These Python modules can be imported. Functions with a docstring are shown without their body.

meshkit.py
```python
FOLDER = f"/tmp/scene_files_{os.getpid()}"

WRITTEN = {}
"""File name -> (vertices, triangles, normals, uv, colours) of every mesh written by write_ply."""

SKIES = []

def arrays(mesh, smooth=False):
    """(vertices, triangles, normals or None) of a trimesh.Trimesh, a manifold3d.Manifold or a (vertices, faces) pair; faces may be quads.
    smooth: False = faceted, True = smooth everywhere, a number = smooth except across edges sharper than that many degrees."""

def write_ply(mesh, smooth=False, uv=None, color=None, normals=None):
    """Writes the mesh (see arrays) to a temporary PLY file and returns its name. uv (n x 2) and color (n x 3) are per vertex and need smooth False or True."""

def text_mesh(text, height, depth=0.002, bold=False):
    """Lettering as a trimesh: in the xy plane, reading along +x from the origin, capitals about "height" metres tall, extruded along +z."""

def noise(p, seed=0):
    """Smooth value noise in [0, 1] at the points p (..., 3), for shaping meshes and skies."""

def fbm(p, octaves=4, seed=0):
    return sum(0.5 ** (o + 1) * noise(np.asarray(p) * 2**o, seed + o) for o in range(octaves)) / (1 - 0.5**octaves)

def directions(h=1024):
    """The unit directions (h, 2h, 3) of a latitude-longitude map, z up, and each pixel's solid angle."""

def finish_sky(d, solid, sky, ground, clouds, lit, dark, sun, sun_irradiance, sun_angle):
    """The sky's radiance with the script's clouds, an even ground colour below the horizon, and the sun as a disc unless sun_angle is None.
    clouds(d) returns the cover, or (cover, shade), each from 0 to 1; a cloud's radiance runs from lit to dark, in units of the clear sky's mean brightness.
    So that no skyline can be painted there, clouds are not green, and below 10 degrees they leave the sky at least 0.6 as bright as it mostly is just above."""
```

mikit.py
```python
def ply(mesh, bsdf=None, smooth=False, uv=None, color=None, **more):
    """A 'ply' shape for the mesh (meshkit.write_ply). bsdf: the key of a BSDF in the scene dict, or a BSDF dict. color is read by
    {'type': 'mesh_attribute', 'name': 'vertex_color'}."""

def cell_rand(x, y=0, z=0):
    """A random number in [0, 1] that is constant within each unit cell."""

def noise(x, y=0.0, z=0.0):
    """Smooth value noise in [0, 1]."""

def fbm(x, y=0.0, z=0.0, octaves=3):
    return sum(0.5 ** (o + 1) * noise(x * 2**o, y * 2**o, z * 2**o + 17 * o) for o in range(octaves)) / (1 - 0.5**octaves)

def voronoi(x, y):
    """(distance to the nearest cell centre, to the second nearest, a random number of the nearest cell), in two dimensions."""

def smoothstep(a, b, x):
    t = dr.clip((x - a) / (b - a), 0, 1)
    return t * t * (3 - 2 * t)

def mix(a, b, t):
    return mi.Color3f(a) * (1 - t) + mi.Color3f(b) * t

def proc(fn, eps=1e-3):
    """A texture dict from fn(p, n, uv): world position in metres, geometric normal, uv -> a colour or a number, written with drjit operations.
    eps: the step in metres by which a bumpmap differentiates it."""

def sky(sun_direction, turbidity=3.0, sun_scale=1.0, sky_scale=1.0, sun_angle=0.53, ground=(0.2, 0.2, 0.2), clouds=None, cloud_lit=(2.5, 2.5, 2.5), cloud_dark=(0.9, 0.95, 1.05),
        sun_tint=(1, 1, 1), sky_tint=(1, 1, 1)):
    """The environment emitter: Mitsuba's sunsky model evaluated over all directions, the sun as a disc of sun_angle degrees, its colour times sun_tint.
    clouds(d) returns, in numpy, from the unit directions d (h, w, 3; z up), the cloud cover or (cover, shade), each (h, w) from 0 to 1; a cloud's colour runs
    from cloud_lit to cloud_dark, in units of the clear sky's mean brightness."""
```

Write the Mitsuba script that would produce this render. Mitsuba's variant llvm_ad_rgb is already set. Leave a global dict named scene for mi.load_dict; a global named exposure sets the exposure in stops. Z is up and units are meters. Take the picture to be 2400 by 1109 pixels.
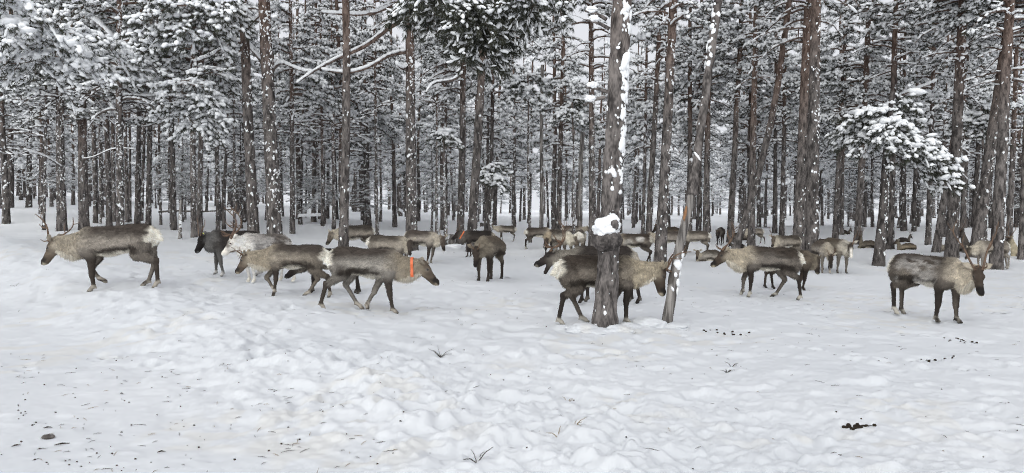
import math
import zlib
import numpy as np
import trimesh
import mitsuba as mi
import drjit as dr
import mikit
import meshkit
from mikit import proc, fbm, noise, smoothstep, mix, ply

# ------------------------------------------------------------------ camera, sky, exposure
T = mi.ScalarTransform4f
FOCAL = 1800.0                       # focal length in pixels of the 2400 x 1109 photograph
HORIZON = 495.0
EYE = np.array([0.0, 0.0, 1.62])
PITCH = math.atan((554.5 - HORIZON) / FOCAL)
scene, labels = {}, {}
scene['camera'] = {
    'type': 'perspective', 'fov_axis': 'x', 'fov': 2 * math.degrees(math.atan(1200 / FOCAL)),
    'near_clip': 0.1, 'far_clip': 900.0,
    'to_world': T().look_at(origin=EYE.tolist(), target=[0, 10, EYE[2] - 10 * math.tan(PITCH)], up=[0, 0, 1])}
scene['sky'] = mikit.sky([-0.25, -0.86, 0.44], turbidity=3, sun_scale=0.30, sun_angle=75, ground=(0.7, 0.72, 0.75),
                         clouds=lambda d: 1.0, cloud_lit=(1.20, 1.23, 1.30), sky_tint=(1, 1, 1), sun_tint=(0.76, 1.0, 1.50))
exposure = 2.82

# ------------------------------------------------------------------ helpers
V = lambda *a: np.array(a, float)


def ray(px, py):
    r, u = (px - 1200) / FOCAL, (554.5 - py) / FOCAL
    return V(r, math.cos(PITCH) + u * math.sin(PITCH), -math.sin(PITCH) + u * math.cos(PITCH))


def sstep(a, b, x):
    t = np.clip((np.asarray(x, float) - a) / (b - a), 0, 1)
    return t * t * (3 - 2 * t)


def ground_macro(x, y):
    """The lie of the land: rises to the left and the back, a low bank along the road in the foreground, a knoll on the right."""
    x, y = np.asarray(x, float), np.asarray(y, float)
    far = np.clip(y - 10, 0, None)
    z = 0.0165 * np.where(far < 60, far, 60 + 0.35 * (far - 60))
    road = (y - (4.6 - 1.05 * x)) / 1.45
    past = sstep(-0.6, 1.6, road)
    z = z + past * (0.040 * np.clip(-x, 0, 60) - 0.016 * np.clip(x, 0, 14))
    z = z + 0.13 * np.exp(-((road - 0.5) / 1.0) ** 2) * sstep(1.5, -1.5, x)
    z = z + 0.40 * np.exp(-((y - 41) / 5.0) ** 2) * sstep(4, 12, x)
    return z


def N3(x, y, s, seed=0):
    return meshkit.noise(np.stack([x * s, y * s, np.zeros_like(x) + 0.37 * seed], -1), seed)


def ground(x, y):
    x, y = np.asarray(x, float), np.asarray(y, float)
    z = ground_macro(x, y)
    road = (y - (4.6 - 1.05 * x)) / 1.45
    off = sstep(-1.2, 0.4, road)
    chunk = np.exp(-((road - 0.6) / 1.3) ** 2) + 0.40 * np.exp(-((y - 5.2) / 2.2) ** 2) * sstep(-1.5, 1, x)
    n1, n2, n3 = N3(x, y, 0.55, 1), N3(x + 7, y, 1.7, 2), N3(x, y + 3, 4.3, 3)
    z = z + (n1 - 0.5) * 0.12 * off + (n2 - 0.5) * (0.05 + 0.07 * chunk) * off
    z = z + (n3 - 0.5) * (0.022 + 0.044 * chunk) * (0.25 + 0.75 * off) * (1 - 0.35 * sstep(-1, 3, x))
    far = sstep(16, 34, y)
    z = z + far * sstep(75, 55, y) * (N3(x, y, 0.23, 9) - 0.4) * 0.45
    return z


def ground_fine(x, y):
    """Chunks, hoof prints and crumbs on top of ground()."""
    z = ground(x, y)
    road = (y - (4.6 - 1.05 * x)) / 1.45
    off = sstep(-1.2, 0.4, road)
    chunk = np.exp(-((road - 0.6) / 1.3) ** 2) + 0.6 * np.exp(-((y - 5.2) / 2.2) ** 2) * sstep(-1.5, 1, x)
    amp = (0.25 + 0.75 * off) * (1 - 0.38 * sstep(-1, 3, x))
    n4, n5, n6 = N3(x, y, 9.0, 4), N3(x + 1, y, 19.0, 5), N3(x, y, 41.0, 6)
    fade = 0.35 + 0.65 * sstep(22, 7, y)
    fine = sstep(13, 5, y)
    z = z + amp * ((n4 - 0.5) * (0.028 + 0.046 * chunk) * fade + (n5 - 0.5) * (0.028 + 0.026 * chunk) * fine + (n6 - 0.5) * 0.013 * fine * fine)
    # trodden pits and loose lumps
    c, b = N3(x, y, 4.2, 11), N3(x, y, 6.1, 12)
    z = z - amp * fade * 0.055 * sstep(0.50, 0.80, c) + (0.024 + 0.028 * chunk) * fade * off * sstep(0.56, 0.84, b)
    return z


def hit(px, py):
    """The point of the land seen at a pixel of the photograph."""
    d = ray(px, py)
    t = np.linspace(3, 160, 4000)
    p = EYE + t[:, None] * d
    below = p[:, 2] < ground(p[:, 0], p[:, 1])
    if not below.any():
        return EYE + 120 * d
    return p[np.argmax(below)]


def thing(key, label=None, category=None, group=None, kind=None):
    e = {}
    for k, v in (('label', label), ('category', category), ('group', group), ('kind', kind)):
        if v:
            e[k] = v
    labels[key] = e


PRINTS = []
taken = {}


def numbered(name):
    n = taken.get(name, -1) + 1
    taken[name] = n
    return name if n == 0 else f'{name}_{n:03d}'


def part(parent, name, kind=None, label=None):
    key = numbered(parent + '__' + name)
    e = {}
    if kind:
        e['kind'] = kind
    if label:
        e['label'] = label
    if e:
        labels[key] = e
    return key


# ------------------------------------------------------------------ materials
def two(b):
    return {'type': 'twosided', 'bsdf': b}


def rgb(*c):
    return {'type': 'rgb', 'value': list(c)}


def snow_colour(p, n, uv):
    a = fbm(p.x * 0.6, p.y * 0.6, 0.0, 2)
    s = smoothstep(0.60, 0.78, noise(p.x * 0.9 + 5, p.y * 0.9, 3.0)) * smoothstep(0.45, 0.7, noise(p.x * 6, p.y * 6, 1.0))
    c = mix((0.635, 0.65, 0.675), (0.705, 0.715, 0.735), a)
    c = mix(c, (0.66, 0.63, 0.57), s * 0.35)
    return mix(c, (0.90, 0.91, 0.925), smoothstep(19, 31, p.y + 6 * a - 3))      # trodden in the clearing; fresh below trees, painted paler to offset their shade


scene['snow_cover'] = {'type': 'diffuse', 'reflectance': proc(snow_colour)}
scene['snow_clump'] = two({'type': 'diffuse', 'reflectance': rgb(0.91, 0.92, 0.935)})


def needle_colour(p, n, uv):
    a = noise(p.x * 3.1, p.y * 3.1, p.z * 3.1)
    b = cell = noise(p.x * 40, p.y * 40, p.z * 40)
    c = mix((0.026, 0.029, 0.021), (0.078, 0.078, 0.056), a * 0.6 + b * 0.4)
    return mix(c, (0.32, 0.34, 0.35), smoothstep(0.55, 0.88, b) * 0.65)      # rime on some needles


scene['needle'] = two({'type': 'diffuse', 'reflectance': proc(needle_colour)})


def bark_colour(p, n, uv):
    pl = fbm(p.x * 17, p.y * 17, p.z * 4.5, 2)
    f = noise(p.x * 70, p.y * 70, p.z * 22)
    tree = noise(p.x * 0.9, p.y * 0.9, 4.0)
    g = mix((0.042, 0.038, 0.037), (0.215, 0.193, 0.183), smoothstep(0.25, 0.78, pl * 0.7 + f * 0.3))
    g = g * (0.7 + 0.6 * tree)
    r = mix((0.075, 0.042, 0.030), (0.225, 0.130, 0.088), smoothstep(0.2, 0.8, pl * 0.5 + f * 0.5))
    up = smoothstep(3.6, 7.5, p.z + 4.0 * (tree - 0.5) + 1.2 * (pl - 0.5))
    return mix(g, r, up * 0.5)


scene['bark'] = {'type': 'diffuse', 'reflectance': proc(bark_colour)}


def grey_colour(p, n, uv):
    a = fbm(p.x * 30, p.y * 30, p.z * 2.2, 3)
    k = smoothstep(0.70, 0.80, noise(p.x * 5, p.y * 5, p.z * 3))
    c = mix((0.085, 0.078, 0.075), (0.36, 0.335, 0.315), smoothstep(0.25, 0.8, a))
    return mix(c, (0.05, 0.042, 0.036), k * 0.7)


scene['grey_wood'] = {'type': 'diffuse', 'reflectance': proc(grey_colour)}
scene['torn_wood'] = {'type': 'diffuse', 'reflectance': proc(lambda p, n, uv: mix((0.22, 0.10, 0.05), (0.46, 0.28, 0.17), fbm(p.x * 40, p.y * 40, p.z * 5, 2)))}
scene['coat'] = two({'type': 'principled', 'base_color': {'type': 'mesh_attribute', 'name': 'vertex_color'}, 'roughness': 0.75, 'specular': 0.15})
scene['antler_bone'] = {'type': 'principled', 'base_color': proc(lambda p, n, uv: mix((0.055, 0.034, 0.024), (0.19, 0.115, 0.07), noise(p.x * 14, p.y * 14, p.z * 14))), 'roughness': 0.5}
scene['eye_dark'] = {'type': 'principled', 'base_color': rgb(0.012, 0.009, 0.008), 'roughness': 0.15}
scene['orange_band'] = two({'type': 'principled', 'base_color': proc(lambda p, n, uv: mix((0.62, 0.12, 0.04), (0.80, 0.20, 0.07), noise(p.x * 30, p.y * 30, p.z * 30))), 'roughness': 0.45})
scene['blue_tag'] = two({'type': 'principled', 'base_color': rgb(0.03, 0.22, 0.36), 'roughness': 0.4})
scene['yellow_tag'] = two({'type': 'principled', 'base_color': rgb(0.80, 0.72, 0.12), 'roughness': 0.4})
scene['litter_dark'] = two({'type': 'diffuse', 'reflectance': rgb(0.035, 0.028, 0.022)})
scene['litter_straw'] = two({'type': 'diffuse', 'reflectance': rgb(0.25, 0.18, 0.10)})


# ------------------------------------------------------------------ the snow
def build_ground():
    ys = [-5.0, -3, -1, 0.5, 1.5, 2.2, 2.8]
    y = 3.2
    while y < 62:
        ys.append(y)
        y += 0.0135 * (y / 4.5) ** 1.2
    ys += [65, 69, 74, 80, 87, 95, 105, 118, 135, 160, 200, 240]
    ys = np.array(ys)
    u = np.concatenate([np.linspace(-1.5, -0.75, 18)[:-1], np.linspace(-0.75, -0.6, 40)[:-1], np.linspace(-0.6, 0.6, 720), np.linspace(0.6, 0.75, 40)[1:], np.linspace(0.75, 1.5, 18)[1:]])
    Y, U = np.meshgrid(ys, u, indexing='ij')
    X = U * (Y + 6)
    Z = ground_fine(X, Y)
    v = np.stack([X, Y, Z], -1).reshape(-1, 3)
    from scipy.spatial import cKDTree
    near = np.nonzero((v[:, 1] > 5) & (v[:, 1] < 30) & (np.abs(v[:, 0]) < 20))[0]
    kd = cKDTree(v[near, :2])
    for x, y, r, deep in PRINTS:                              # hoof prints: a dent with a low rim
        i = near[kd.query_ball_point((x, y), r * 2.2)]
        q = np.hypot(v[i, 0] - x, v[i, 1] - y) / r
        v[i, 2] += -deep * np.exp(-(q / .75) ** 4) + .30 * deep * np.exp(-((q - 1.35) / .35) ** 2)
    h, w = X.shape
    i = (np.arange(h - 1)[:, None] * w + np.arange(w - 1)).ravel()
    f = np.stack([i, i + 1, i + w + 1, i, i + w + 1, i + w], 1).reshape(-1, 3)
    _, _, n = meshkit.arrays((v, f), True)
    calm = (0.35 * sstep(6, 14, v[:, 1]) + 0.45 * sstep(13, 30, v[:, 1]) + 0.18 * sstep(40, 60, v[:, 1]))[:, None]      # far off the crumbs are finer than the sheet's triangles
    g = lambda dx, dy: ground_macro(v[:, 0] + dx, v[:, 1] + dy)
    lie = np.stack([(g(-.5, 0) - g(.5, 0)), (g(0, -.5) - g(0, .5)), np.ones(len(v))], 1)
    n = n * (1 - calm) + lie * calm
    n /= np.linalg.norm(n, axis=1, keepdims=True)
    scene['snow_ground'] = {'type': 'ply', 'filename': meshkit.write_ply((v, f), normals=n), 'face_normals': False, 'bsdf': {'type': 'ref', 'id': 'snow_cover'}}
    thing('snow_ground', 'trampled white snow cover of the forest clearing', kind='structure')



# ------------------------------------------------------------------ mesh tools
def join(list_of):
    vs, fs, k = [], [], 0
    for v, f in list_of:
        vs.append(v)
        fs.append(np.asarray(f) + k)
        k += len(v)
    return np.vstack(vs), np.vstack(fs)


def tube(pts, rad, sides=6, cap=True):
    p = np.asarray(pts, float)
    r = np.broadcast_to(np.asarray(rad, float), (len(p),))
    t = np.gradient(p, axis=0)
    t /= np.linalg.norm(t, axis=1, keepdims=True) + 1e-12
    ref = V(0.31, 0.87, 0.12) if abs(t[0, 1]) < 0.8 else V(0.9, 0.1, 0.2)
    a = np.cross(t, ref)
    a /= np.linalg.norm(a, axis=1, keepdims=True) + 1e-12
    b = np.cross(t, a)
    ang = np.arange(sides) * 2 * np.pi / sides
    v = (p[:, None] + r[:, None, None] * (np.cos(ang)[None, :, None] * a[:, None] + np.sin(ang)[None, :, None] * b[:, None])).reshape(-1, 3)
    i, j = np.meshgrid(np.arange(len(p) - 1), np.arange(sides), indexing='ij')
    j2 = (j + 1) % sides
    f = np.vstack([np.stack([i * sides + j, i * sides + j2, (i + 1) * sides + j2], -1).reshape(-1, 3),
                   np.stack([i * sides + j, (i + 1) * sides + j2, (i + 1) * sides + j], -1).reshape(-1, 3)])
    if cap:
        n = len(v)
        v = np.vstack([v, p[:1], p[-1:]])
        jj = np.arange(sides)
        k2 = (jj + 1) % sides
        o = (len(p) - 1) * sides
        f = np.vstack([f, np.stack([jj * 0 + n, k2, jj], 1), np.stack([jj * 0 + n + 1, o + jj, o + k2], 1)])
    return v, f


def spline(pts, n):
    """A smooth curve through the points (columns beyond three are carried along)."""
    p = np.asarray(pts, float)
    if len(p) == 2:
        t = np.linspace(0, 1, n)[:, None]
        return p[0] * (1 - t) + p[1] * t
    from scipy.interpolate import CubicSpline
    d = np.r_[0, np.cumsum(np.linalg.norm(np.diff(p[:, :3], axis=0), axis=1))]
    return CubicSpline(d, p, bc_type='natural')(np.linspace(0, d[-1], n))


OCTA = (np.array([[1, 0, 0], [-1, 0, 0], [0, 1, 0], [0, -1, 0], [0, 0, 1], [0, 0, -1]], float),
        np.array([[0, 2, 4], [2, 1, 4], [1, 3, 4], [3, 0, 4], [2, 0, 5], [1, 2, 5], [3, 1, 5], [0, 3, 5]]))
_ico = trimesh.creation.icosphere(subdivisions=0)
ICO0 = (np.array(_ico.vertices), np.array(_ico.faces))
_ico = trimesh.creation.icosphere(subdivisions=1)
ICO1 = (np.array(_ico.vertices), np.array(_ico.faces))
_ico = trimesh.Trimesh(*OCTA, process=False).subdivide()
_w = np.array(_ico.vertices)
OCTA2 = (_w / np.linalg.norm(_w, axis=1, keepdims=True), np.array(_ico.faces))


def blobs(base, c, e1, e2, e3, rng, rough=0.0):
    """Many copies of a small ball mesh: centre c and half axes e1, e2, e3 (each n x 3)."""
    bv, bf = base
    k = len(c)
    w = np.broadcast_to(bv, (k,) + bv.shape)
    if rough:
        w = w * (1 + rough * (rng.random((k, len(bv), 1)) - 0.5))
    v = c[:, None] + w[..., :1] * e1[:, None] + w[..., 1:2] * e2[:, None] + w[..., 2:] * e3[:, None]
    f = bf[None] + (np.arange(k) * len(bv))[:, None, None]
    return v.reshape(-1, 3), f.reshape(-1, 3)


def unit(a):
    return a / (np.linalg.norm(a, axis=-1, keepdims=True) + 1e-12)


# ------------------------------------------------------------------ snowy pines
WIND = math.radians(-52)                # the side of the trunks that the snow was blown against (azimuth, x towards y)


class Crown:
    """Limbs, twigs, needle tufts and the snow on them, gathered as arrays and turned into three meshes."""

    def __init__(self, seed):
        self.rng = np.random.default_rng(seed)
        self.wood, self.tp, self.td, self.ts, self.lump = [], [], [], [], []

    def limb(self, p0, az, length, rise, droop, r0, twigs=7, bare=0.25, tuft_step=.13, side=.42, dead=False, big=0.0, bend=.12, fine=True):
        rng = self.rng
        n = 7
        t = np.linspace(0, 1, n)
        wob = np.cumsum((rng.random(n) - .5) * bend) * length
        wob -= wob[0]
        d = V(math.cos(az), math.sin(az), 0)
        s = V(-d[1], d[0], 0)
        z = length * (rise * t - droop * t ** 2) + np.cumsum((rng.random(n) - .5) * bend * .35) * length * (t > 0)
        p = p0 + d * (t * length)[:, None] + s * wob[:, None] + V(0, 0, 1) * z[:, None]
        r = r0 * (1 - .82 * t)
        self.wood.append(tube(p, r, 5, cap=False) if fine else tube(p[::3], r[::3], 3, cap=False))
        # snow lying along the limb
        m = max(3, int(length / .17))
        q = np.sort(rng.random(m)) * .92 + .04
        cp = np.stack([np.interp(q, t, p[:, k]) for k in range(3)], 1)
        rr = np.interp(q, t, r)
        keep = rng.random(m) < (.95 if dead else .85)
        for c, ra, qq in zip(cp[keep], rr[keep], q[keep]):
            i = min(int(qq * (n - 1)), n - 2)
            ax = unit(p[i + 1] - p[i])
            self.lump.append((c + V(0, 0, ra + .018), ax * (.075 + .07 * rng.random() + big * .05), unit(np.cross(V(0, 0, 1), ax)) * (ra + .022 + .02 * rng.random()), V(0, 0, .026 + .026 * rng.random() + big * .02)))
        if dead:
            for k in range(2 if fine else 0):
                a2 = az + rng.choice([-1, 1]) * (.4 + .7 * rng.random())
                i = rng.integers(2, n - 1)
                q1 = p[i] + V(math.cos(a2), math.sin(a2), -.1 + .25 * rng.random()) * length * (.2 + .3 * rng.random())
                self.wood.append(tube([p[i], (p[i] + q1) / 2 + V(0, 0, .03), q1], [r[i] * .6, r[i] * .4, .003], 4, cap=False))
                for k2 in range(3):
                    w = .2 + .7 * rng.random()
                    self.lump.append((p[i] * (1 - w) + q1 * w + V(0, 0, .022), (q1 - p[i]) * .16, unit(np.cross(V(0, 0, 1), q1 - p[i])) * .018, V(0, 0, .02)))
            return
        for k in range(twigs):
            tt = bare + (1 - bare) * (k + rng.random()) / twigs
            b = np.array([np.interp(tt, t, p[:, a]) for a in range(3)])
            a2 = az + (1 if k % 2 else -1) * (.55 + .65 * rng.random()) * (1 - .4 * tt)
            ln = max(.18, side * length * (1.05 - .55 * tt) * (.6 + .7 * rng.random()))
            ln = min(ln, .95)
            dr = .10 + .55 * rng.random()
            e = b + V(math.cos(a2) * ln, math.sin(a2) * ln, ln * (.20 - dr))
            c = (b + e) / 2 + V(0, 0, .10 * ln)
            if fine:
                self.wood.append(tube([b, c, e], [.011, .008, .004], 3, cap=False))
            m = max(2, int(ln / tuft_step))
            w = (np.arange(m) + .35 + .65 * rng.random(m)) / m
            pts = (1 - w)[:, None] ** 2 * b + (2 * w * (1 - w))[:, None] * c + (w ** 2)[:, None] * e
            tan = unit((1 - w)[:, None] * (c - b) + w[:, None] * (e - c))
            jit = (rng.random((m, 3)) - .5) * V(.9, .9, .5)
            self.tp.append(pts + (rng.random((m, 3)) - .5) * .09)
            self.td.append(unit(tan + jit))
            self.ts.append(np.full(m, 1.0))
        self.tp.append(p[-1:])
        self.td.append(unit(p[-1:] - p[-2:-1]))
        self.ts.append(np.ones(1))

    def build(self, blades, ball, snow_p=.8, needle=(.13, .011), lump=(.105, .050, .036), rough=.25, pad=0.0, hang=.25, merge=1):
        rng = self.rng
        tp, td = np.vstack(self.tp), np.vstack(self.td)
        n = len(tp)
        # needles
        k = blades
        base = np.repeat(tp, k, 0) + np.repeat(td, k, 0) * ((rng.random((n * k, 1)) - .62) * .16)
        d = unit(np.repeat(td, k, 0) * .75 + (rng.random((n * k, 3)) - .5) * 1.5 + V(0, 0, -hang))
        w = unit(np.cross(d, rng.random((n * k, 3)) - .5)) * (needle[1] * (.7 + .6 * rng.random((n * k, 1))))
        ln = needle[0] * (.65 + .7 * rng.random((n * k, 1)))
        nv = np.stack([base - w, base + w, base + d * ln], 1).reshape(-1, 3)
        needles = nv, np.arange(3 * n * k).reshape(-1, 3)
        # snow on the tufts
        on = np.nonzero(rng.random(n) < snow_p)[0]
        if merge > 1:
            on = on[rng.random(len(on)) < 1.0 / merge]
        c, ax = tp[on], td[on].copy()
        ax[:, 2] = ax[:, 2] * .9 - .18 + rng.normal(0, .30, len(ax))
        ax[:, :2] += rng.normal(0, .25, (len(ax), 2))
        ax = unit(ax)
        sz = (.60 + .75 * rng.random((len(on), 1))) * merge ** .45
        sd = unit(np.cross(V(0, 0, 1), ax))
        up = np.cross(ax, sd)
        e1, e2, e3 = ax * lump[0] * sz, sd * lump[1] * sz * (.8 + .5 * rng.random((len(on), 1))), up * lump[2] * sz * (.8 + .5 * rng.random((len(on), 1)))
        c = c + V(0, 0, .016) + up * lump[2] * .25
        if self.lump:
            L = [np.array([q[j] for q in self.lump]) for j in range(4)]
            if merge > 1:
                sel = rng.random(len(L[0])) < 1.2 / merge
                L = [a[sel] for a in L]
            c, e1, e2, e3 = np.vstack([c, L[0]]), np.vstack([e1, L[1]]), np.vstack([e2, L[2]]), np.vstack([e3, L[3]])
        if pad:
            m = int(n * pad)
            i = rng.choice(n, m)
            s2 = .7 + .8 * rng.random((m, 1))
            a = rng.random(m) * 6.28
            c = np.vstack([c, tp[i] + V(0, 0, .075)])
            X = np.stack([np.cos(a), np.sin(a), -.12 + 0 * a], 1)
            Yv = np.stack([-np.sin(a), np.cos(a), 0 * a], 1)
            e1, e2, e3 = np.vstack([e1, X * .17 * s2]), np.vstack([e2, Yv * .13 * s2]), np.vstack([e3, np.tile(V(0, 0, .075), (m, 1)) * s2])
        snow = blobs(ball, c, e1, e2, e3, rng, rough)
        wood = join(self.wood)
        return wood, needles, snow


def pine_crown(seed, length, radius, z_dead, n_whorl, blades, ball, tuft_step, top_cut=None, dense=6.5, fine=True, **kw):
    """Crown of a pine, z = 0 at its lowest dead limbs."""
    cr = Crown(seed)
    rng = cr.rng
    z = 0.0
    dz = length / n_whorl
    while z < length:
        t = z / length
        full = sstep(z_dead * .5, z_dead * 1.2, z)
        for k in range(rng.integers(2, 5) if t < .42 else rng.integers(2, 4) if t < .6 else rng.integers(1, 4)):
            az = rng.random() * 6.283
            rad = radius * (.55 + .65 * rng.random()) * (1 - .72 * max(0, t - .25) / .75) * (.75 + .25 * full)
            dead = rng.random() > full * 1.05 + .12
            coarse = 1.6 if (top_cut and z > top_cut) else 1.0
            cr.limb(V(0, 0, z + rng.random() * dz), az, rad, .05 + .40 * rng.random() * (1 - .4 * full) + .25 * t, .25 + .45 * rng.random(), .016 + .014 * rad, twigs=max(3, int(rad * dense / coarse)), fine=fine, tuft_step=tuft_step * coarse, dead=dead)
        z += dz
    return cr.build(blades, ball, **kw)


def trunk_mesh(pts, rad, sides, rng, bark=0.0, flare=.25, step=.25, root_h=.45):
    """A trunk along the points (world), radii rad; bark: depth of the plates in metres."""
    L = np.r_[0, np.cumsum(np.linalg.norm(np.diff(pts, axis=0), axis=1))]
    n = max(4, int(L[-1] / step))
    s = np.linspace(0, L[-1], n)
    P = np.stack([np.interp(s, L, pts[:, k]) for k in range(3)], 1)
    Rr = np.interp(s, L, rad) * (1 + flare * np.exp(-s / root_h))
    v, f = tube(P, Rr, sides, cap=True)
    if bark:
        ax = np.repeat(P, sides, 0)
        m = len(ax)
        d = v[:m] - ax
        rr = np.linalg.norm(d, axis=1, keepdims=True)
        u = d / np.maximum(rr, 1e-9)
        q = v[:m] * V(1, 1, .22)
        ofs = rng.random(3) * 50
        a = np.abs(meshkit.noise(q * 15 + ofs, 1) - .5) * 2
        b = meshkit.noise(q * 34 + ofs, 2)
        lump = meshkit.noise(v[:m] * 2.2 + ofs, 3) - .5
        v[:m] = ax + u * (rr * (1 + .07 * lump[:, None]) + (bark * (np.clip(a * 2.2, 0, 1) - .7) + bark * .5 * (b - .5))[:, None])
    return v, f


def trunk_snow(pts, rad, rng, n, size, ball=OCTA2, spread=.75, z0=.1, z1=None, az=WIND, rough=.5, clump=.55):
    """Flecks and clumps of snow stuck to the windward side of a trunk, thicker in some places than in others."""
    L = np.r_[0, np.cumsum(np.linalg.norm(np.diff(pts, axis=0), axis=1))]
    m = int(n * 2.2)
    s = z0 + rng.random(m) ** .9 * ((z1 or L[-1]) - z0)
    a = az + rng.normal(0, spread, m)
    o = rng.random() * 90
    dens = meshkit.fbm(np.stack([s * 2.3 + o, np.cos(a) * 1.2 + o, np.sin(a) * 1.2], -1), 3)
    keep = np.argsort(dens * clump + rng.random(m) * (1 - clump))[-n:]
    s, a, dens = s[keep], a[keep], dens[keep]
    P = np.stack([np.interp(s, L, pts[:, k]) for k in range(3)], 1)
    R = np.interp(s, L, rad)
    u = np.stack([np.cos(a), np.sin(a), 0 * a], 1)
    sd = np.stack([-np.sin(a), np.cos(a), 0 * a], 1)
    g = size * (.22 + .55 * rng.random(n) ** 2 + .7 * rng.random(n) ** 9)[:, None]
    tilt = rng.normal(0, .3, (n, 1))
    zz = V(0, 0, 1) + sd * tilt
    return blobs(ball, P + u * (R[:, None] + .02 * g), u * g * .38, sd * g * (.5 + .5 * rng.random((n, 1))), zz * g * (.6 + .9 * rng.random((n, 1))), rng, rough)


# ---- crowns shared by many trees: hi for the nearest, mid, low for the far ones
def ref(k):
    return {'type': 'ref', 'id': k}


CROWNS = {'hi': [], 'mid': [], 'low': []}
for _i in range(3):
    CROWNS['hi'].append(pine_crown(11 + _i, 9.5, 2.1, 1.9, 24, 13, OCTA2, .072, top_cut=4.6, snow_p=.90, needle=(.125, .009), lump=(.068, .047, .041), rough=.6))
for _i in range(4):
    CROWNS['mid'].append(pine_crown(31 + _i, 9.4, 1.8, 1.6, 19, 8, ICO0, .098, top_cut=4.6, dense=8.5, snow_p=.90, needle=(.15, .013), lump=(.084, .060, .053), rough=.6))
for _i in range(4):
    CROWNS['low'].append(pine_crown(51 + _i, 10.5, 1.7, 1.0, 16, 5, OCTA, .15, top_cut=5.0, dense=8.5, fine=False, snow_p=.95, needle=(.20, .024), lump=(.150, .115, .105), rough=.6))
for _lod, _list in CROWNS.items():
    for _i, (_w, _n, _s) in enumerate(_list):
        print(_lod, _i, len(_w[1]), len(_n[1]), len(_s[1]))
        scene[f'crown_{_lod}_{_i}'] = {'type': 'shapegroup', 'branches': ply(_w, 'bark', smooth=True), 'needles': ply(_n, 'needle'), 'snow': ply(_s, 'snow_clump', smooth=True)}


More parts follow.
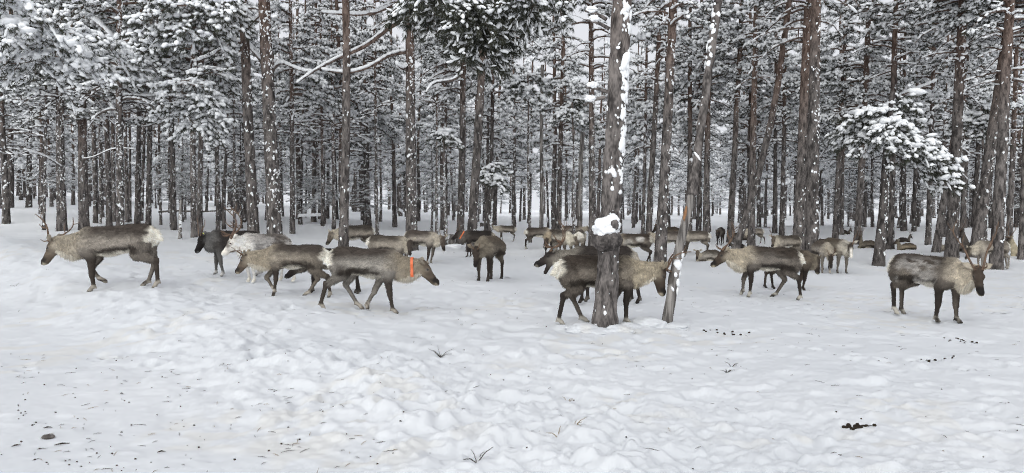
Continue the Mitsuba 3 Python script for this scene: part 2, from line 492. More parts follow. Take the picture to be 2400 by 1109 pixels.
def tree(label, at, width, top=None, lod='mid', crown=(5.0, 1.0, 1.0), cut=None, kind='pine_tree', depth=None, snow=1.0, group=None, base=None, bend=0.0, bark=None, height=15.0, mat='bark', seed=0, cname=None, az=WIND):
    """A tree by the foot of its trunk in the photograph, the trunk's width there and a point higher up that it passes through.
    crown: (height of the lowest limbs, width factor, height factor) or None; cut: height at which the stem is broken off."""
    rng = np.random.default_rng(zlib.crc32(label.encode()))
    B = hit(*at) if base is None else np.asarray(base, float)
    if depth:
        d = ray(*at)
        B = EYE + d * (depth / d[1])
        B[2] = ground(B[0], B[1])
    D = B[1]
    r0 = width * D / FOCAL / 2
    if D < 30:
        PRINTS.append((B[0], B[1] - .05, r0 + .22, .055))
    lean = V(0, 0, 1)
    if top is not None:
        d = ray(*top)
        q = EYE + d * (D / d[1])
        lean = (q - B) / max(q[2] - B[2], .5)
    H = cut or height
    t = np.linspace(0, 1, 9)
    side = bend * np.sin(t * np.pi * 1.3)
    pts = B - V(0, 0, .15) + lean * ((H + .15) * t)[:, None] + V(1, .3, 0) * (side + np.r_[0, np.cumsum((rng.random(8) - .5) * .05)])[:, None]
    rad = r0 * (1 - .62 * t * H / height) if not cut else r0 * (1 - .25 * t)
    key = numbered(kind)
    thing(key, label, {'pine_tree': 'pine tree', 'bare_stem': 'dead trunk', 'young_pine': 'pine tree', 'leaning_pole': 'pole'}.get(kind, 'tree'), group)
    near = D < 20
    sides = 72 if near else 20 if D < 34 else 9
    step = .03 if near else .12 if D < 34 else .6
    bk = (0.016 if near else 0.012 if D < 34 else 0) if bark is None else bark
    scene[part(key, 'trunk')] = ply(trunk_mesh(pts, rad, sides, rng, bk, step=step, flare=.12 if kind == 'leaning_pole' else .28), mat, smooth=True)
    if snow:
        n = int((420 if near else 230 if D < 34 else 70) * snow)
        sz = .075 if near else .046 if D < 34 else .08
        scene[part(key, 'clinging_snow', 'stuff')] = ply(trunk_snow(pts, rad, rng, n, sz, OCTA2 if near else OCTA2 if D < 26 else OCTA, z1=min(H * .75, 9.5), az=az), 'snow_clump', smooth=True)
    if crown:
        h0, fx, fz = crown
        cr = CROWNS[lod]
        k = int(rng.integers(len(cr)))
        a = rng.random() * 360
        q = B + lean * h0
        M = T().translate(q.tolist()) @ T(np.array([[1, 0, lean[0], 0], [0, 1, lean[1], 0], [0, 0, 1, 0], [0, 0, 0, 1]])) @ T().rotate([0, 0, 1], a) @ T().scale([fx, fx, fz])
        ck = part(key, 'crown')
        for q in ('branches', 'needles', 'snow'):
            labels[f'{ck}__{q}'] = {'kind': 'stuff'}
        scene[ck] = {'type': 'instance', 'to_world': M, 'group': ref(f'crown_{lod}_{k}')}
    return key, B, lean, pts, rad, rng


# ---- the trees that the photograph shows one by one: label, foot, width, a point higher up
LISTED = [
    # the left edge and the left stand
    ('pale grey pine trunk at the left edge with snow heaped at its foot', (23, 487), 15, (24, 380), dict(crown=(4.4, 1.1, 1))),
    ('thin dark stem standing alone left of the leftmost reindeer\'s antlers', (102, 522), 7, (104, 400), dict(depth=27, crown=(3.6, .7, .7))),
    ('snow-plastered pine with heavy white boughs behind the leftmost reindeer\'s antlers', (145, 523), 21, (141, 150), dict(crown=(3.8, 1.15, 1.0), snow=3.0, lod='hi', depth=27)),
    ('grey pine trunk directly behind the neck of the leftmost reindeer', (197, 521), 22, (190, 150), dict(crown=(3.7, 1.0, 1.0), snow=1.6, lod='hi', depth=28)),
    ('slim pine left of the trunk cluster behind the leftmost reindeer', (224, 516), 10, None, dict(depth=31)),
    ('very thin stem beside the slim pine behind the leftmost reindeer', (236, 517), 5, None, dict(depth=31, crown=(4.0, .6, .7))),
    ('dark pine at the left of the trunk cluster above the leftmost reindeer', (256, 519), 13, None, dict(depth=30)),
    ('dark slender pine squeezed in the middle of the trunk cluster', (268, 513), 9, None, dict(depth=33)),
    ('snow-flecked broad pine in front of the trunk cluster above the leftmost reindeer', (281, 527), 18, (280, 300), dict(depth=25, snow=2.2, lod='hi', crown=(3.6, 1.1, 1))),
    ('thin pine just right of the snow-flecked broad one', (298, 515), 9, None, dict(depth=33)),
    ('second thin pine right of the snow-flecked broad one', (305, 513), 6, None, dict(depth=34, crown=(4.5, .7, .8))),
    ('dark pine above the back of the leftmost reindeer', (321, 513), 13, (325, 300), dict(depth=31)),
    ('narrow pine leaning slightly between two dark ones above the leftmost reindeer', (331, 507), 8, (336, 350), dict(depth=36)),
    ('dark pine above the rump of the leftmost reindeer', (347, 520), 13, (350, 300), dict(depth=30)),
    ('very thin snowy stem right of the leftmost reindeer\'s rump', (377, 512), 6, None, dict(depth=34, crown=(4.2, .6, .7))),
    ('dark pine left of the short snow-capped post', (408, 518), 13, None, dict(depth=30, crown=(3.9, 1.1, 1))),
    ('pine with a snow-speckled stem left of the black reindeer', (455, 533), 14, (452, 300), dict(depth=26, snow=1.6, lod='hi', crown=(3.8, .95, 1))),
    ('pine close beside the snow-speckled one left of the black reindeer', (468, 530), 13, (472, 300), dict(depth=27, snow=1.4, crown=(4.2, .9, 1))),
    ('slim dark pine above the black reindeer', (511, 523), 10, None, dict(depth=29, snow=1.5)),
    ('dark thin pine above the antlers of the white-faced reindeer', (549, 530), 7, None, dict(depth=28, crown=(4.4, .8, .9))),
    ('thick dark pine leaning a little left behind the white-faced reindeer\'s antlers', (596, 584), 27, (571, 0), dict(crown=(6.6, 1.1, 1), lod='hi')),
    ('thick pine with reddish upper bark and snowy limbs behind the white-faced reindeer', (646, 592), 36, (621, 0), dict(crown=(6.9, 1.2, 1), lod='hi', snow=2.0)),
    ('slim snow-flecked pine right of the thick reddish one', (685, 535), 12, None, dict(depth=31, snow=1.6)),
    ('far slim pine seen just right of the thick reddish one', (700, 509), 11, None, dict(depth=42)),
    ('thin pine left of the slender bare-stemmed one', (756, 528), 8, None, dict(depth=34, snow=1.5)),
    ('thin snowy pine touching the slender bare-stemmed one', (782, 529), 9, None, dict(depth=33, snow=1.8)),
    ('slender reddish pine hiding the pale-shouldered reindeer', (803, 601), 23, (794, 0), dict(depth=20.5, crown=(7.2, 1.0, 1), lod='hi', snow=.35, bend=.12)),
    ('far dark pine right of the slender reddish one', (857, 515), 11, None, dict(depth=40)),
    ('thin snow-speckled pine standing forward of the dark reindeer backs in the middle', (884, 543), 8, None, dict(depth=31, snow=1.5, crown=(4.6, .7, .9))),
    ('thick straight pine in the middle with plastered snow and stubs of limbs', (965, 585), 28, (958, 0), dict(crown=(7.0, 1.1, 1), lod='hi', snow=1.6)),
    ('snow-speckled thin pine right of the thick middle one', (1023, 541), 7, None, dict(depth=32, snow=2.0, crown=(5, .7, .9))),
    ('reddish pine behind the dark reindeer with the orange collar', (1078, 573), 18, (1084, 150), dict(crown=(5.4, 1.0, 1), lod='hi', snow=.7)),
    ('dark pine leaning right behind the fawn reindeer that walks towards the camera', (1103, 590), 23, (1128, 130), dict(crown=(6.2, 1.1, 1), lod='hi', snow=.6)),
    ('thin pine with orange upper bark behind the small pale reindeer', (1148, 541), 11, (1157, 180), dict(depth=34)),
    ('straight pine above the profile reindeer left of the bull\'s antlers', (1309, 538), 13, (1318, 100), dict(depth=36, snow=1.2)),
    ('straight dark pine just left of the thickest trunk', (1388, 578), 17, (1385, 0), dict(crown=(6.4, 1.0, 1), lod='hi', snow=1.4)),
    ('thin reddish pine right of the thickest trunk', (1506, 556), 9, (1512, 250), dict(depth=36)),
    ('slim pine leaning right between the thickest trunk and the straight pine', (1519, 558), 15, (1547, 0), dict(depth=30, crown=(6.3, 1.0, 1), snow=.5)),
    ('straight pine standing before the grey reindeer, left of the leaning stem', (1546, 619), 27, (1573, 0), dict(crown=(6.5, 1.0, 1), lod='hi', snow=1.1)),
    ('pine directly behind the top of the leaning stem', (1616, 546), 14, (1618, 300), dict(depth=34)),
    ('left of two straight dark pines above the profile reindeer right of the leaning stem', (1637, 545), 13, (1640, 300), dict(depth=36)),
    ('right of two straight dark pines above the profile reindeer right of the leaning stem', (1655, 546), 16, (1662, 0), dict(depth=33, snow=.9, crown=(5.8, 1, 1))),
    ('reddish pine leaning slightly right beside the dark-legged reindeer far back', (1711, 561), 16, (1729, 219), dict(depth=33, crown=(6, 1, 1))),
    ('straight pine hiding the light grey reindeer far back', (1761, 577), 17, (1776, 0), dict(crown=(6.2, 1.0, 1), lod='hi', snow=1.2)),
    ('thin straight pine left of the pair of thick pines', (1816, 545), 11, (1820, 200), dict(depth=37)),
    ('second thin pine left of the pair of thick pines', (1832, 550), 12, (1840, 150), dict(depth=35)),
    ('left trunk of the pair of thick pines, with warm brown bark', (1870, 602), 29, (1894, 0), dict(crown=(7.0, 1.1, 1), lod='hi', snow=.5)),
    ('right trunk of the pair of thick pines, grey with snow along one side', (1902, 630), 31, (1915, 0), dict(crown=(7.2, 1.2, 1), lod='hi', snow=1.2)),
    ('straight pine above the white-nosed reindeer', (1957, 562), 14, (1978, 100), dict(depth=33, snow=.8)),
    ('thin pine on the knoll right of the white-nosed reindeer', (1973, 545), 9, (1982, 200), dict(depth=38)),
    ('sturdy pine left of the antlered lying reindeer', (2010, 572), 18, (2027, 200), dict(crown=(4.8, 1.0, 1), lod='hi', snow=.8)),
    ('tall pine rising behind the snow-laden low crown on the right', (2086, 560), 18, (2102, 0), dict(depth=30, crown=(6.6, 1.0, 1), snow=.6)),
    ('dark pine far back above the tan lying reindeer', (2142, 541), 10, None, dict(depth=38)),
    ('slim pine behind the light grey lying reindeer', (2175, 564), 13, (2182, 300), dict(depth=32)),
    ('pine leaning right, left of the antlers of the silver-flanked reindeer', (2192, 591), 17, (2233, 325), dict(crown=(5.4, 1.0, 1), lod='hi', snow=.3)),
    ('thick grey pine whose foot shows above the back of the silver-flanked reindeer', (2230, 602), 28, (2257, 0), dict(crown=(6.4, 1.15, 1), lod='hi', snow=1.2)),
    ('thick pine leaning right, between the antlers of the silver-flanked reindeer', (2284, 603), 29, (2368, 0), dict(crown=(6.8, 1.1, 1), lod='hi', snow=1.1)),
    ('thick dark pine in front of the pale grey reindeer near the right edge', (2334, 631), 28, (2360, 130), dict(crown=(6.6, 1.1, 1), lod='hi', snow=.7)),
    ('straight pine behind the pale grey reindeer near the right edge', (2364, 561), 14, (2380, 200), dict(depth=32)),
    ('pine cut by the right edge of the view', (2396, 606), 19, (2412, 100), dict(crown=(5.6, 1.1, 1), lod='hi', snow=.5)),
]
for _l, _at, _w, _top, _kw in LISTED:
    _kw = dict(_kw)
    _kw.setdefault('crown', (4.0, .95, 1.0))
    tree(_l, _at, _w, _top, **_kw)

# dead and broken stems
tree('grey dead trunk with a broken top, left of the profile reindeer in the back row', (1268, 536), 10, (1271, 165), kind='bare_stem', mat='grey_wood', depth=34, crown=None, cut=7.6, snow=.2)
tree('short grey dead trunk leaning right beside the thickest pine', (1357, 548), 13, (1366, 340), kind='bare_stem', mat='grey_wood', depth=30, crown=None, cut=4.3, snow=.2)
tree('bare stem leaning far to the right over the lying dark and white reindeer', (1721, 577), 17, (1850, 30), kind='bare_stem', depth=28, crown=None, cut=9.5, snow=.6, bend=.25)
tree('short snow-capped post left of the black reindeer', (421, 545), 8, (421, 470), kind='bare_stem', mat='grey_wood', depth=25, crown=None, cut=1.25, snow=.3)
tree('short broken stub on the knoll above the antlered lying reindeer pair', (2107, 545), 9, None, kind='bare_stem', depth=40, crown=None, cut=.55, snow=.2)

# the thickest pine: big trunk with a burl under a cap of snow
_k, _B, _lean, _pts, _rad, _rng = tree('thickest pine, snow plastered down its right side, with a snow-capped burl', (1416, 768), 52, (1450, 0), crown=(7.3, 1.2, 1), lod='hi', snow=0, bark=.020, height=17)
BIG = _B
_c = np.concatenate
_sn = [trunk_snow(_pts, _rad, _rng, 430, .065, OCTA2, spread=.60, z0=1.9, z1=7.4, az=WIND + .15, clump=.8),
       trunk_snow(_pts, _rad, _rng, 50, .10, ICO1, spread=.36, z0=2.6, z1=7.4, az=WIND + .1, clump=.8),
       trunk_snow(_pts, _rad, _rng, 110, .05, OCTA2, spread=.9, z0=.05, z1=.4, az=-1.4),
       trunk_snow(_pts, _rad, _rng, 170, .032, OCTA2, spread=1.0, z0=.3, z1=7, az=-1.4)]
scene[part(_k, 'clinging_snow', 'stuff')] = ply(join(_sn), 'snow_clump', smooth=True)


def at_depth(px, py, depth):
    d = ray(px, py)
    return EYE + d * (depth / d[1])


def lumpy(center, axes, seed, amp=.25, freq=5, sub=4):
    m = trimesh.creation.icosphere(subdivisions=sub)
    v = np.array(m.vertices)
    n = meshkit.fbm(v * freq * .35 + seed, 3, seed) - .5
    return v * (1 + amp * 2 * n)[:, None] * axes + center, np.array(m.faces)


_q = at_depth(1423, 563, _B[1] - .30)
scene[part(_k, 'burl', label='rounded burl on the trunk')] = ply(lumpy(_q, V(.205, .20, .15), 3, .18, 8), 'bark', smooth=True)
_q2 = at_depth(1421, 534, _B[1] - .30)
scene[part(_k, 'snow_cap', label='cap of snow on the burl')] = ply(lumpy(_q2, V(.185, .19, .15), 5, .30, 9), 'snow_clump', smooth=True)
scene[part(_k, 'snow_cap')] = ply(lumpy(at_depth(1436, 516, _B[1] - .26), V(.085, .11, .085), 6, .2, 5), 'snow_clump', smooth=True)
scene[part(_k, 'knot')] = ply(lumpy(at_depth(1440, 528, _B[1] - .44), V(.060, .05, .075), 8, .2, 5), 'bark', smooth=True)
# its snow-capped stubs
for _px, _py, _sx, _up in ((1398, 210, -1, .05), (1392, 222, -1, -.12), (1402, 62, -1, .1), (1396, 40, -1, .1)):
    _a = at_depth(_px + 26, _py + 6, _B[1] - .1)
    _b = _a + V(_sx * .30, -.06, _up)
    scene[part(_k, 'stub')] = ply(tube(spline([_a, (_a + _b) / 2 + V(0, 0, .02), _b], 6), np.linspace(.028, .014, 6), 7), 'bark', smooth=True)
    scene[part(_k, 'stub_snow')] = ply(lumpy((_a * .3 + _b * .7) + V(0, 0, .055), V(.075, .055, .045), int(_px), .55, 7, 3), 'snow_clump', smooth=True)

for _i, (_dx, _dy, _w, _h) in enumerate(((-.30, -.10, .26, .10), (-.12, -.30, .24, .08), (.16, -.28, .22, .11), (.30, -.02, .22, .09))):
    _x, _y = _B[0] + _dx, _B[1] + _dy
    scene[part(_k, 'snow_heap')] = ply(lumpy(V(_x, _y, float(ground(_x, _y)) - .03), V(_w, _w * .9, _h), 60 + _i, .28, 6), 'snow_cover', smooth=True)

# the leaning stem with torn wood, broken bark higher up
_k, _B2, _lean2, _pts2, _rad2, _rng = tree('leaning weathered stem of bare grey wood with a torn orange patch, beside the thickest pine', (1559, 760), 25, (1604, 500), kind='leaning_pole', mat='grey_wood', crown=None, cut=1.95, snow=.03, bark=.004)
for _i, (_dx, _dy, _w, _h) in enumerate(((-.26, .0, .30, .13), (.10, -.14, .20, .07))):
    _x, _y = _B2[0] + _dx, _B2[1] + _dy
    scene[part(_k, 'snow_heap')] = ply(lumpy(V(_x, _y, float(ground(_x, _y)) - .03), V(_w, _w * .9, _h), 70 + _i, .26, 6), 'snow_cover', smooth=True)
_p0 = _pts2[-1]
_d2 = unit(at_depth(1678, 40, _B2[1] + .5) - _p0)
_up = _p0 + _d2 * np.linspace(-.12, 8.5, 12)[:, None]
_ur = np.linspace(_rad2[-1] * 1.12, .05, 12)
scene[part(_k, 'upper_stem', label='upper part still in dark bark')] = ply(trunk_mesh(_up, _ur, 48, _rng, .012, step=.04, flare=0), 'bark', smooth=True)
scene[part(_k, 'clinging_snow', 'stuff')] = ply(trunk_snow(_up, _ur, _rng, 130, .060, OCTA2, spread=.7, z0=.3, z1=7, az=WIND - 1.6), 'snow_clump', smooth=True)
_t = np.linspace(0, 1, 10)
_tv = at_depth(1606, 500, _B2[1] - _rad2[-1] * .94)
scene[part(_k, 'torn_patch', label='strip of torn orange wood')] = ply(lumpy(V(0, 0, 0), V(.035, .022, .20), 4, .3, 6, 3) if False else (lambda vf: (vf[0] @ np.array([[1, 0, 0], [0, 1, 0], [.18, 0, 1]]) + _tv, vf[1]))(lumpy(V(0, 0, 0), V(.020, .014, .10), 4, .45, 12, 3)), 'torn_wood', smooth=True)


# ---- branches of the near trees that stand out in the photograph
def bough(tree_label_start, pts_px, depths, r0, r1, snow=.05, name='limb', twigs=0, tuft=.12, dark=False, seed=0, mat='bark', big=.6):
    """A limb drawn through points (pixel, depth) of a listed tree, with snow on top and, where asked, needle twigs."""
    key = next(k for k, e in labels.items() if e.get('label', '').startswith(tree_label_start))
    rng = np.random.default_rng(seed)
    p = spline([at_depth(x, y, d) for (x, y), d in zip(pts_px, depths)], 26)
    r = np.linspace(r0, r1, 26)
    lk = part(key, name)
    scene[lk] = ply(tube(p, r, 8), mat, smooth=True)
    if snow:
        L = np.linalg.norm(np.diff(p, axis=0), axis=1).sum()
        m = int(L / .045)
        q = rng.random(m)
        t = np.linspace(0, 1, 26)
        c = np.stack([np.interp(q, t, p[:, k]) for k in range(3)], 1)
        tan = np.stack([np.interp(q, t, np.gradient(p[:, k])) for k in range(3)], 1)
        tan = unit(tan)
        sd = unit(np.cross(V(0, 0, 1), tan))
        rr = np.interp(q, t, r)[:, None]
        g = .7 + .6 * rng.random((m, 1))
        scene[part(lk, 'snow', 'stuff')] = ply(blobs(ICO1, c + V(0, 0, 1) * (rr + snow * .55), tan * .10 * g, sd * (rr + snow * .55) * g, V(0, 0, 1) * snow * g, rng, .2), 'snow_clump', smooth=True)
    return lk, p


_r = 'thick pine with reddish upper bark'
bough(_r, [(622, 165), (585, 110), (545, 100), (500, 128), (470, 140)], [23.4, 23, 22.6, 22.4, 22.2], .055, .02, .055)
bough(_r, [(630, 170), (600, 130), (575, 85), (590, 55), (640, 20)], [23.4, 23, 23, 23, 23], .04, .018, .05)
bough(_r, [(632, 190), (655, 150), (690, 160), (735, 170)], [23.4, 23.2, 23, 22.8], .04, .014, .05)
bough(_r, [(628, 45), (600, 50), (560, 30)], [23.4, 23.1, 23], .05, .02, .06)
_r = 'thick straight pine in the middle'
bough(_r, [(955, 122), (910, 132), (870, 155), (820, 170), (760, 165)], [24, 23.6, 23.2, 23, 22.6], .06, .02, .045)
bough(_r, [(955, 40), (905, 70), (860, 105), (810, 130), (740, 165), (700, 192)], [24, 23.4, 23, 22.8, 22.5, 22.2], .09, .02, .04)
bough(_r, [(940, 0), (880, 30), (830, 35), (760, 30)], [24, 23.6, 23.2, 23], .05, .02, .05)
bough(_r, [(952, 157), (940, 160), (930, 152)], [23.9, 23.4, 23.2], .05, .02, .06)
_r = 'reddish pine behind the dark reindeer'
bough(_r, [(1080, 175), (1055, 190), (1020, 195), (1000, 215)], [24, 23.7, 23.4, 23], .045, .02, .035)
_r = 'pale grey pine trunk at the left edge'
bough('snow-plastered pine with heavy', [(141, 120), (200, 40), (250, 75), (290, 130), (300, 150)], [26.5, 25.4, 25, 24.8, 24.6], .06, .02, .09)
bough('grey pine trunk directly behind', [(190, 200), (250, 215), (330, 225), (420, 222)], [27.5, 26.5, 26, 25.6], .03, .01, .035)
bough('snow-plastered pine with heavy', [(141, 215), (180, 205), (230, 190), (255, 180)], [26.8, 26, 25.6, 25.4], .035, .012, .045)
bough('grey pine trunk directly behind', [(195, 372), (225, 366), (262, 350), (310, 349)], [27.6, 27.0, 26.6, 26.2], .018, .006, .018)
bough('snow-plastered pine with heavy', [(141, 390), (100, 365), (60, 352)], [26.8, 26, 25.4], .025, .008, .035)
_r = 'tall pine rising behind the snow-laden'
bough(_r, [(2102, 245), (2120, 220), (2160, 205), (2190, 192)], [29.5, 28, 27, 26.5], .05, .015, .05)


# ---- clusters of needles hanging from the nearest trees
def cluster(tree_label_start, boxes, seed, blades=16, snow_p=.35, needle=(.16, .010), lump=(.08, .04, .03), name='hanging_bough', hang=.9, n_limb=6, length=1.3, pad=0.0, ball=ICO1, rise=.05, droop=.55):
    key = next(k for k, e in labels.items() if e.get('label', '').startswith(tree_label_start))
    for j, (x, y, depth, size) in enumerate(boxes):
        cr = Crown(seed + j)
        o = at_depth(x, y, depth)
        for i in range(n_limb):
            cr.limb(o + (cr.rng.random(3) - .5) * V(.3, .3, .25) * size, cr.rng.random() * 6.283, length * size * (.5 + .6 * cr.rng.random()), rise, droop + .5 * cr.rng.random(), .018, twigs=9, bare=.1, tuft_step=.085, side=.6, big=1.0 if pad else 0)
        w, n, s = cr.build(blades, ball, snow_p=snow_p, needle=needle, lump=lump, hang=hang, pad=pad)
        k = part(key, name)
        scene[part(k, 'twigs', 'stuff')] = ply(w, 'bark', smooth=True)
        scene[part(k, 'needles', 'stuff')] = ply(n, 'needle')
        scene[part(k, 'snow', 'stuff')] = ply(s, 'snow_clump', smooth=True)


cluster('dark pine leaning right behind the fawn', [(1128, 40, 17.5, 1.0), (1090, 5, 17.2, .9), (1170, 0, 17.5, .9), (1105, 75, 17.6, .8), (1150, 60, 17.8, .7)], 200, length=.85, rise=-.2, droop=.9, hang=1.3, snow_p=.55, lump=(.10, .036, .032), ball=OCTA2, blades=20)
cluster('thick straight pine in the middle', [(1000, -10, 17, .9), (965, 5, 18, .7), (1045, 5, 17.4, .9)], 220, length=.8, rise=-.2, droop=.8, hang=1.3, snow_p=.55, lump=(.10, .036, .032), ball=OCTA2, blades=20)
cluster('straight dark pine just left', [(1250, 0, 17.4, .9), (1215, -15, 17.0, .8), (1290, -10, 18, .8)], 240, length=.9, rise=-.1, droop=.8, hang=1.1, snow_p=.75, lump=(.085, .05, .04), ball=OCTA2, blades=12)
cluster('thick dark pine leaning a little left', [(430, 20, 20, 1.0), (470, 55, 20.5, .9), (520, 20, 21, .9), (420, 70, 20.2, .7)], 260, snow_p=.85, hang=.7, blades=11, lump=(.085, .055, .045), ball=OCTA2)
cluster('snow-plastered pine with heavy', [(60, 60, 19, 1.2), (120, 110, 20, 1.1), (20, 10, 18.5, 1.1), (70, 140, 20, 1.0), (180, 80, 21, 1.0), (250, 110, 23, .8)], 280, blades=8, snow_p=.97, lump=(.085, .056, .045), hang=.5, pad=.03, ball=OCTA2)
cluster('dark pine left of the short', [(440, 190, 23, .9), (470, 230, 23.5, .9), (430, 250, 24, .8), (500, 170, 24, .8), (455, 290, 24, .7)], 300, blades=8, snow_p=.98, lump=(.09, .050, .042), hang=.8, ball=OCTA2)

# ---- small pines under heavy pads of snow
def young(label, px, py, foot, width, depth, size, seed, n=11, tall=.9):
    k, B, ln, pts, rad, rng = tree(label, foot, width, (px, py), kind='young_pine', depth=depth, crown=None, cut=None, height=max(1.2, (foot[1] - py) * depth / FOCAL * 1.05), snow=.8, bark=.008)
    cr = Crown(seed)
    o = at_depth(px, py, depth)
    for i in range(n):
        cr.limb(o + (cr.rng.random(3) - .5) * V(.35, .35, .3) * size + V(0, 0, -tall * size * (i / n)), i * 6.283 / n + cr.rng.random(), size * (.55 + .6 * cr.rng.random()), .16, .55 + .65 * cr.rng.random(), .022, twigs=11, bare=.1, tuft_step=.085, side=.55, big=.8)
    w, nn, s = cr.build(15, OCTA2, snow_p=.66, needle=(.14, .0105), lump=(.085, .056, .046), hang=.7, pad=.045, rough=.55)
    c = part(k, 'crown')
    scene[part(c, 'branches', 'stuff')] = ply(w, 'bark', smooth=True)
    scene[part(c, 'needles', 'stuff')] = ply(nn, 'needle')
    scene[part(c, 'snow', 'stuff')] = ply(s, 'snow_clump', smooth=True)


young('low pine bowed under heavy pads of snow, right of the white-nosed reindeer', 2085, 232, (2058, 618), 26, 22.5, 1.40, 401, n=30, tall=1.1)
young('small pine under a thick white cap of snow above the small pale reindeer', 1152, 385, (1149, 545), 8, 27, .62, 402)
young('slight snow-draped pine left of the dark orange-collared reindeer', 1042, 300, (1046, 560), 7, 27, .50, 403, n=7)
young('snow-laden young pine above the profile reindeer in the back row', 1240, 175, (1243, 545), 8, 30, .9, 404)
young('snow-bowed slight pine behind the straight pine and the thickest trunk', 1340, 235, (1344, 552), 8, 29, .8, 405)
young('snow-bowed pine far right behind the leaning trunks', 2300, 250, (2311, 575), 10, 27, .9, 406)

# ---- the stand behind: single pines as copies of a few kinds, then the far forest
for _lod, _n in (('mid', 4), ('low', 4)):
    for _i in range(_n):
        _rng = np.random.default_rng(900 + _i + (50 if _lod == 'low' else 0))
        _t = np.linspace(0, 1, 8)
        _h = 13.2
        _pts = np.stack([np.cumsum((_rng.random(8) - .5) * .16) - .0, np.cumsum((_rng.random(8) - .5) * .16), _h * _t - .3], 1)
        _pts -= V(_pts[0, 0], _pts[0, 1], 0)
        _rad = .125 * (1 - .72 * _t)
        _off = np.array([np.interp(3.5, _pts[:, 2], _pts[:, _q]) for _q in (0, 1)])
        _w, _nd, _sn = CROWNS[_lod][_i]
        _z0 = 3.2 if _lod == 'mid' else 2.3
        _mv = lambda m: (m[0] + V(_off[0], _off[1], _z0), m[1])
        scene[f'pine_{_lod}_{_i}'] = {
            'type': 'shapegroup',
            'trunk': ply(trunk_mesh(_pts, _rad, 8 if _lod == 'mid' else 6, _rng, 0, step=.9), 'bark', smooth=True),
            'clinging_snow': ply(trunk_snow(_pts, _rad, _rng, 170 if _lod == 'mid' else 60, .085 if _lod == 'mid' else .12, OCTA, spread=1.0, z1=8), 'snow_clump', smooth=True),
            'crown__branches': ply(_mv(_w), 'bark', smooth=True), 'crown__needles': ply(_mv(_nd), 'needle'), 'crown__snow': ply(_mv(_sn), 'snow_clump', smooth=True)}


def free(x, y):
    u = x / y
    lim = np.interp(u, [-.7, -.42, -.30, -.12, .02, .12, .25, .40, .7], [31, 31, 33, 34, 36, 38, 37, 36, 35])
    return y > lim


_rng = np.random.default_rng(77)
_spots, _tries = [], 0
while len(_spots) < 175 and _tries < 60000:
    _tries += 1
    _y = 28 + 44 * _rng.random() ** .85
    _x = (_rng.random() * 2 - 1) * .78 * _y
    if not free(_x, _y):
        continue
    if any((_x - a) ** 2 + (_y - b) ** 2 < (1.5 + .012 * _y) ** 2 for a, b in _spots):
        continue
    _spots.append((_x, _y))
_spots.sort(key=lambda q: q[1])
WHERE = [('left', -9, -.30), ('middle', -.30, .10), ('right', .10, 9)]
for _x, _y in _spots:
    _z = float(ground(_x, _y))
    _u = _x / _y
    _side = next(w for w, a, b in WHERE if a <= _u < b)
    _far = 'deep' if _y > 50 else 'front'
    _lab = {('left', 'front'): 'slim snow-flecked pine in the crowded stand behind the leftmost reindeer',
            ('middle', 'front'): 'slim snow-flecked pine in the stand behind the reindeer in the middle of the clearing',
            ('right', 'front'): 'slim snow-flecked pine in the stand behind the reindeer lying on the right',
            ('left', 'deep'): 'thin far pine deep in the wood on the left',
            ('middle', 'deep'): 'thin far pine deep in the wood beyond the middle of the clearing',
            ('right', 'deep'): 'thin far pine deep in the wood on the right'}[(_side, _far)]
    _key = numbered('pine_tree')
    thing(_key, _lab, 'pine tree', _lab)
    for _q in ('clinging_snow', 'crown__branches', 'crown__needles', 'crown__snow'):
        labels[f'{_key}__{_q}'] = {'kind': 'stuff'}
    _lod = 'mid' if _y < 46 else 'low'
    _s = .62 + .75 * _rng.random() ** 1.3
    _h = .85 + .35 * _rng.random()
    if _side == 'left':
        _h *= .86
    _lx, _ly = _rng.normal(0, .018), _rng.normal(0, .012)
    _M = T().translate([_x, _y, _z]) @ T(np.array([[1, 0, _lx, 0], [0, 1, _ly, 0], [0, 0, 1, 0], [0, 0, 0, 1]])) @ T().rotate([0, 0, 1], _rng.random() * 360) @ T().scale([_s, _s, _h])
    scene[_key] = {'type': 'instance', 'to_world': _M, 'group': ref(f'pine_{_lod}_{_rng.integers(4)}')}

# saplings low among the trunks
_k = 0
while _k < 34:
    _y = 31 + 30 * _rng.random()
    _u = -.70 + .62 * _rng.random() if _k % 3 else -.1 + .8 * _rng.random()
    _x = _u * _y
    if not free(_x, _y):
        continue
    _k += 1
    _side = 'left' if _u < -.25 else 'right'
    _lab = f'low snow-covered young pine among the trunks of the stand on the {_side}'
    _key = numbered('young_pine')
    thing(_key, _lab, 'pine tree', _lab)
    for _q in ('clinging_snow', 'crown__branches', 'crown__needles', 'crown__snow'):
        labels[f'{_key}__{_q}'] = {'kind': 'stuff'}
    _h, _s = .20 + .18 * _rng.random(), .42 + .22 * _rng.random()
    _M = T().translate([_x, _y, float(ground(_x, _y))]) @ T().rotate([0, 0, 1], _rng.random() * 360) @ T().scale([_s, _s, _h])
    scene[_key] = {'type': 'instance', 'to_world': _M, 'group': ref(f'pine_mid_{_rng.integers(4)}')}

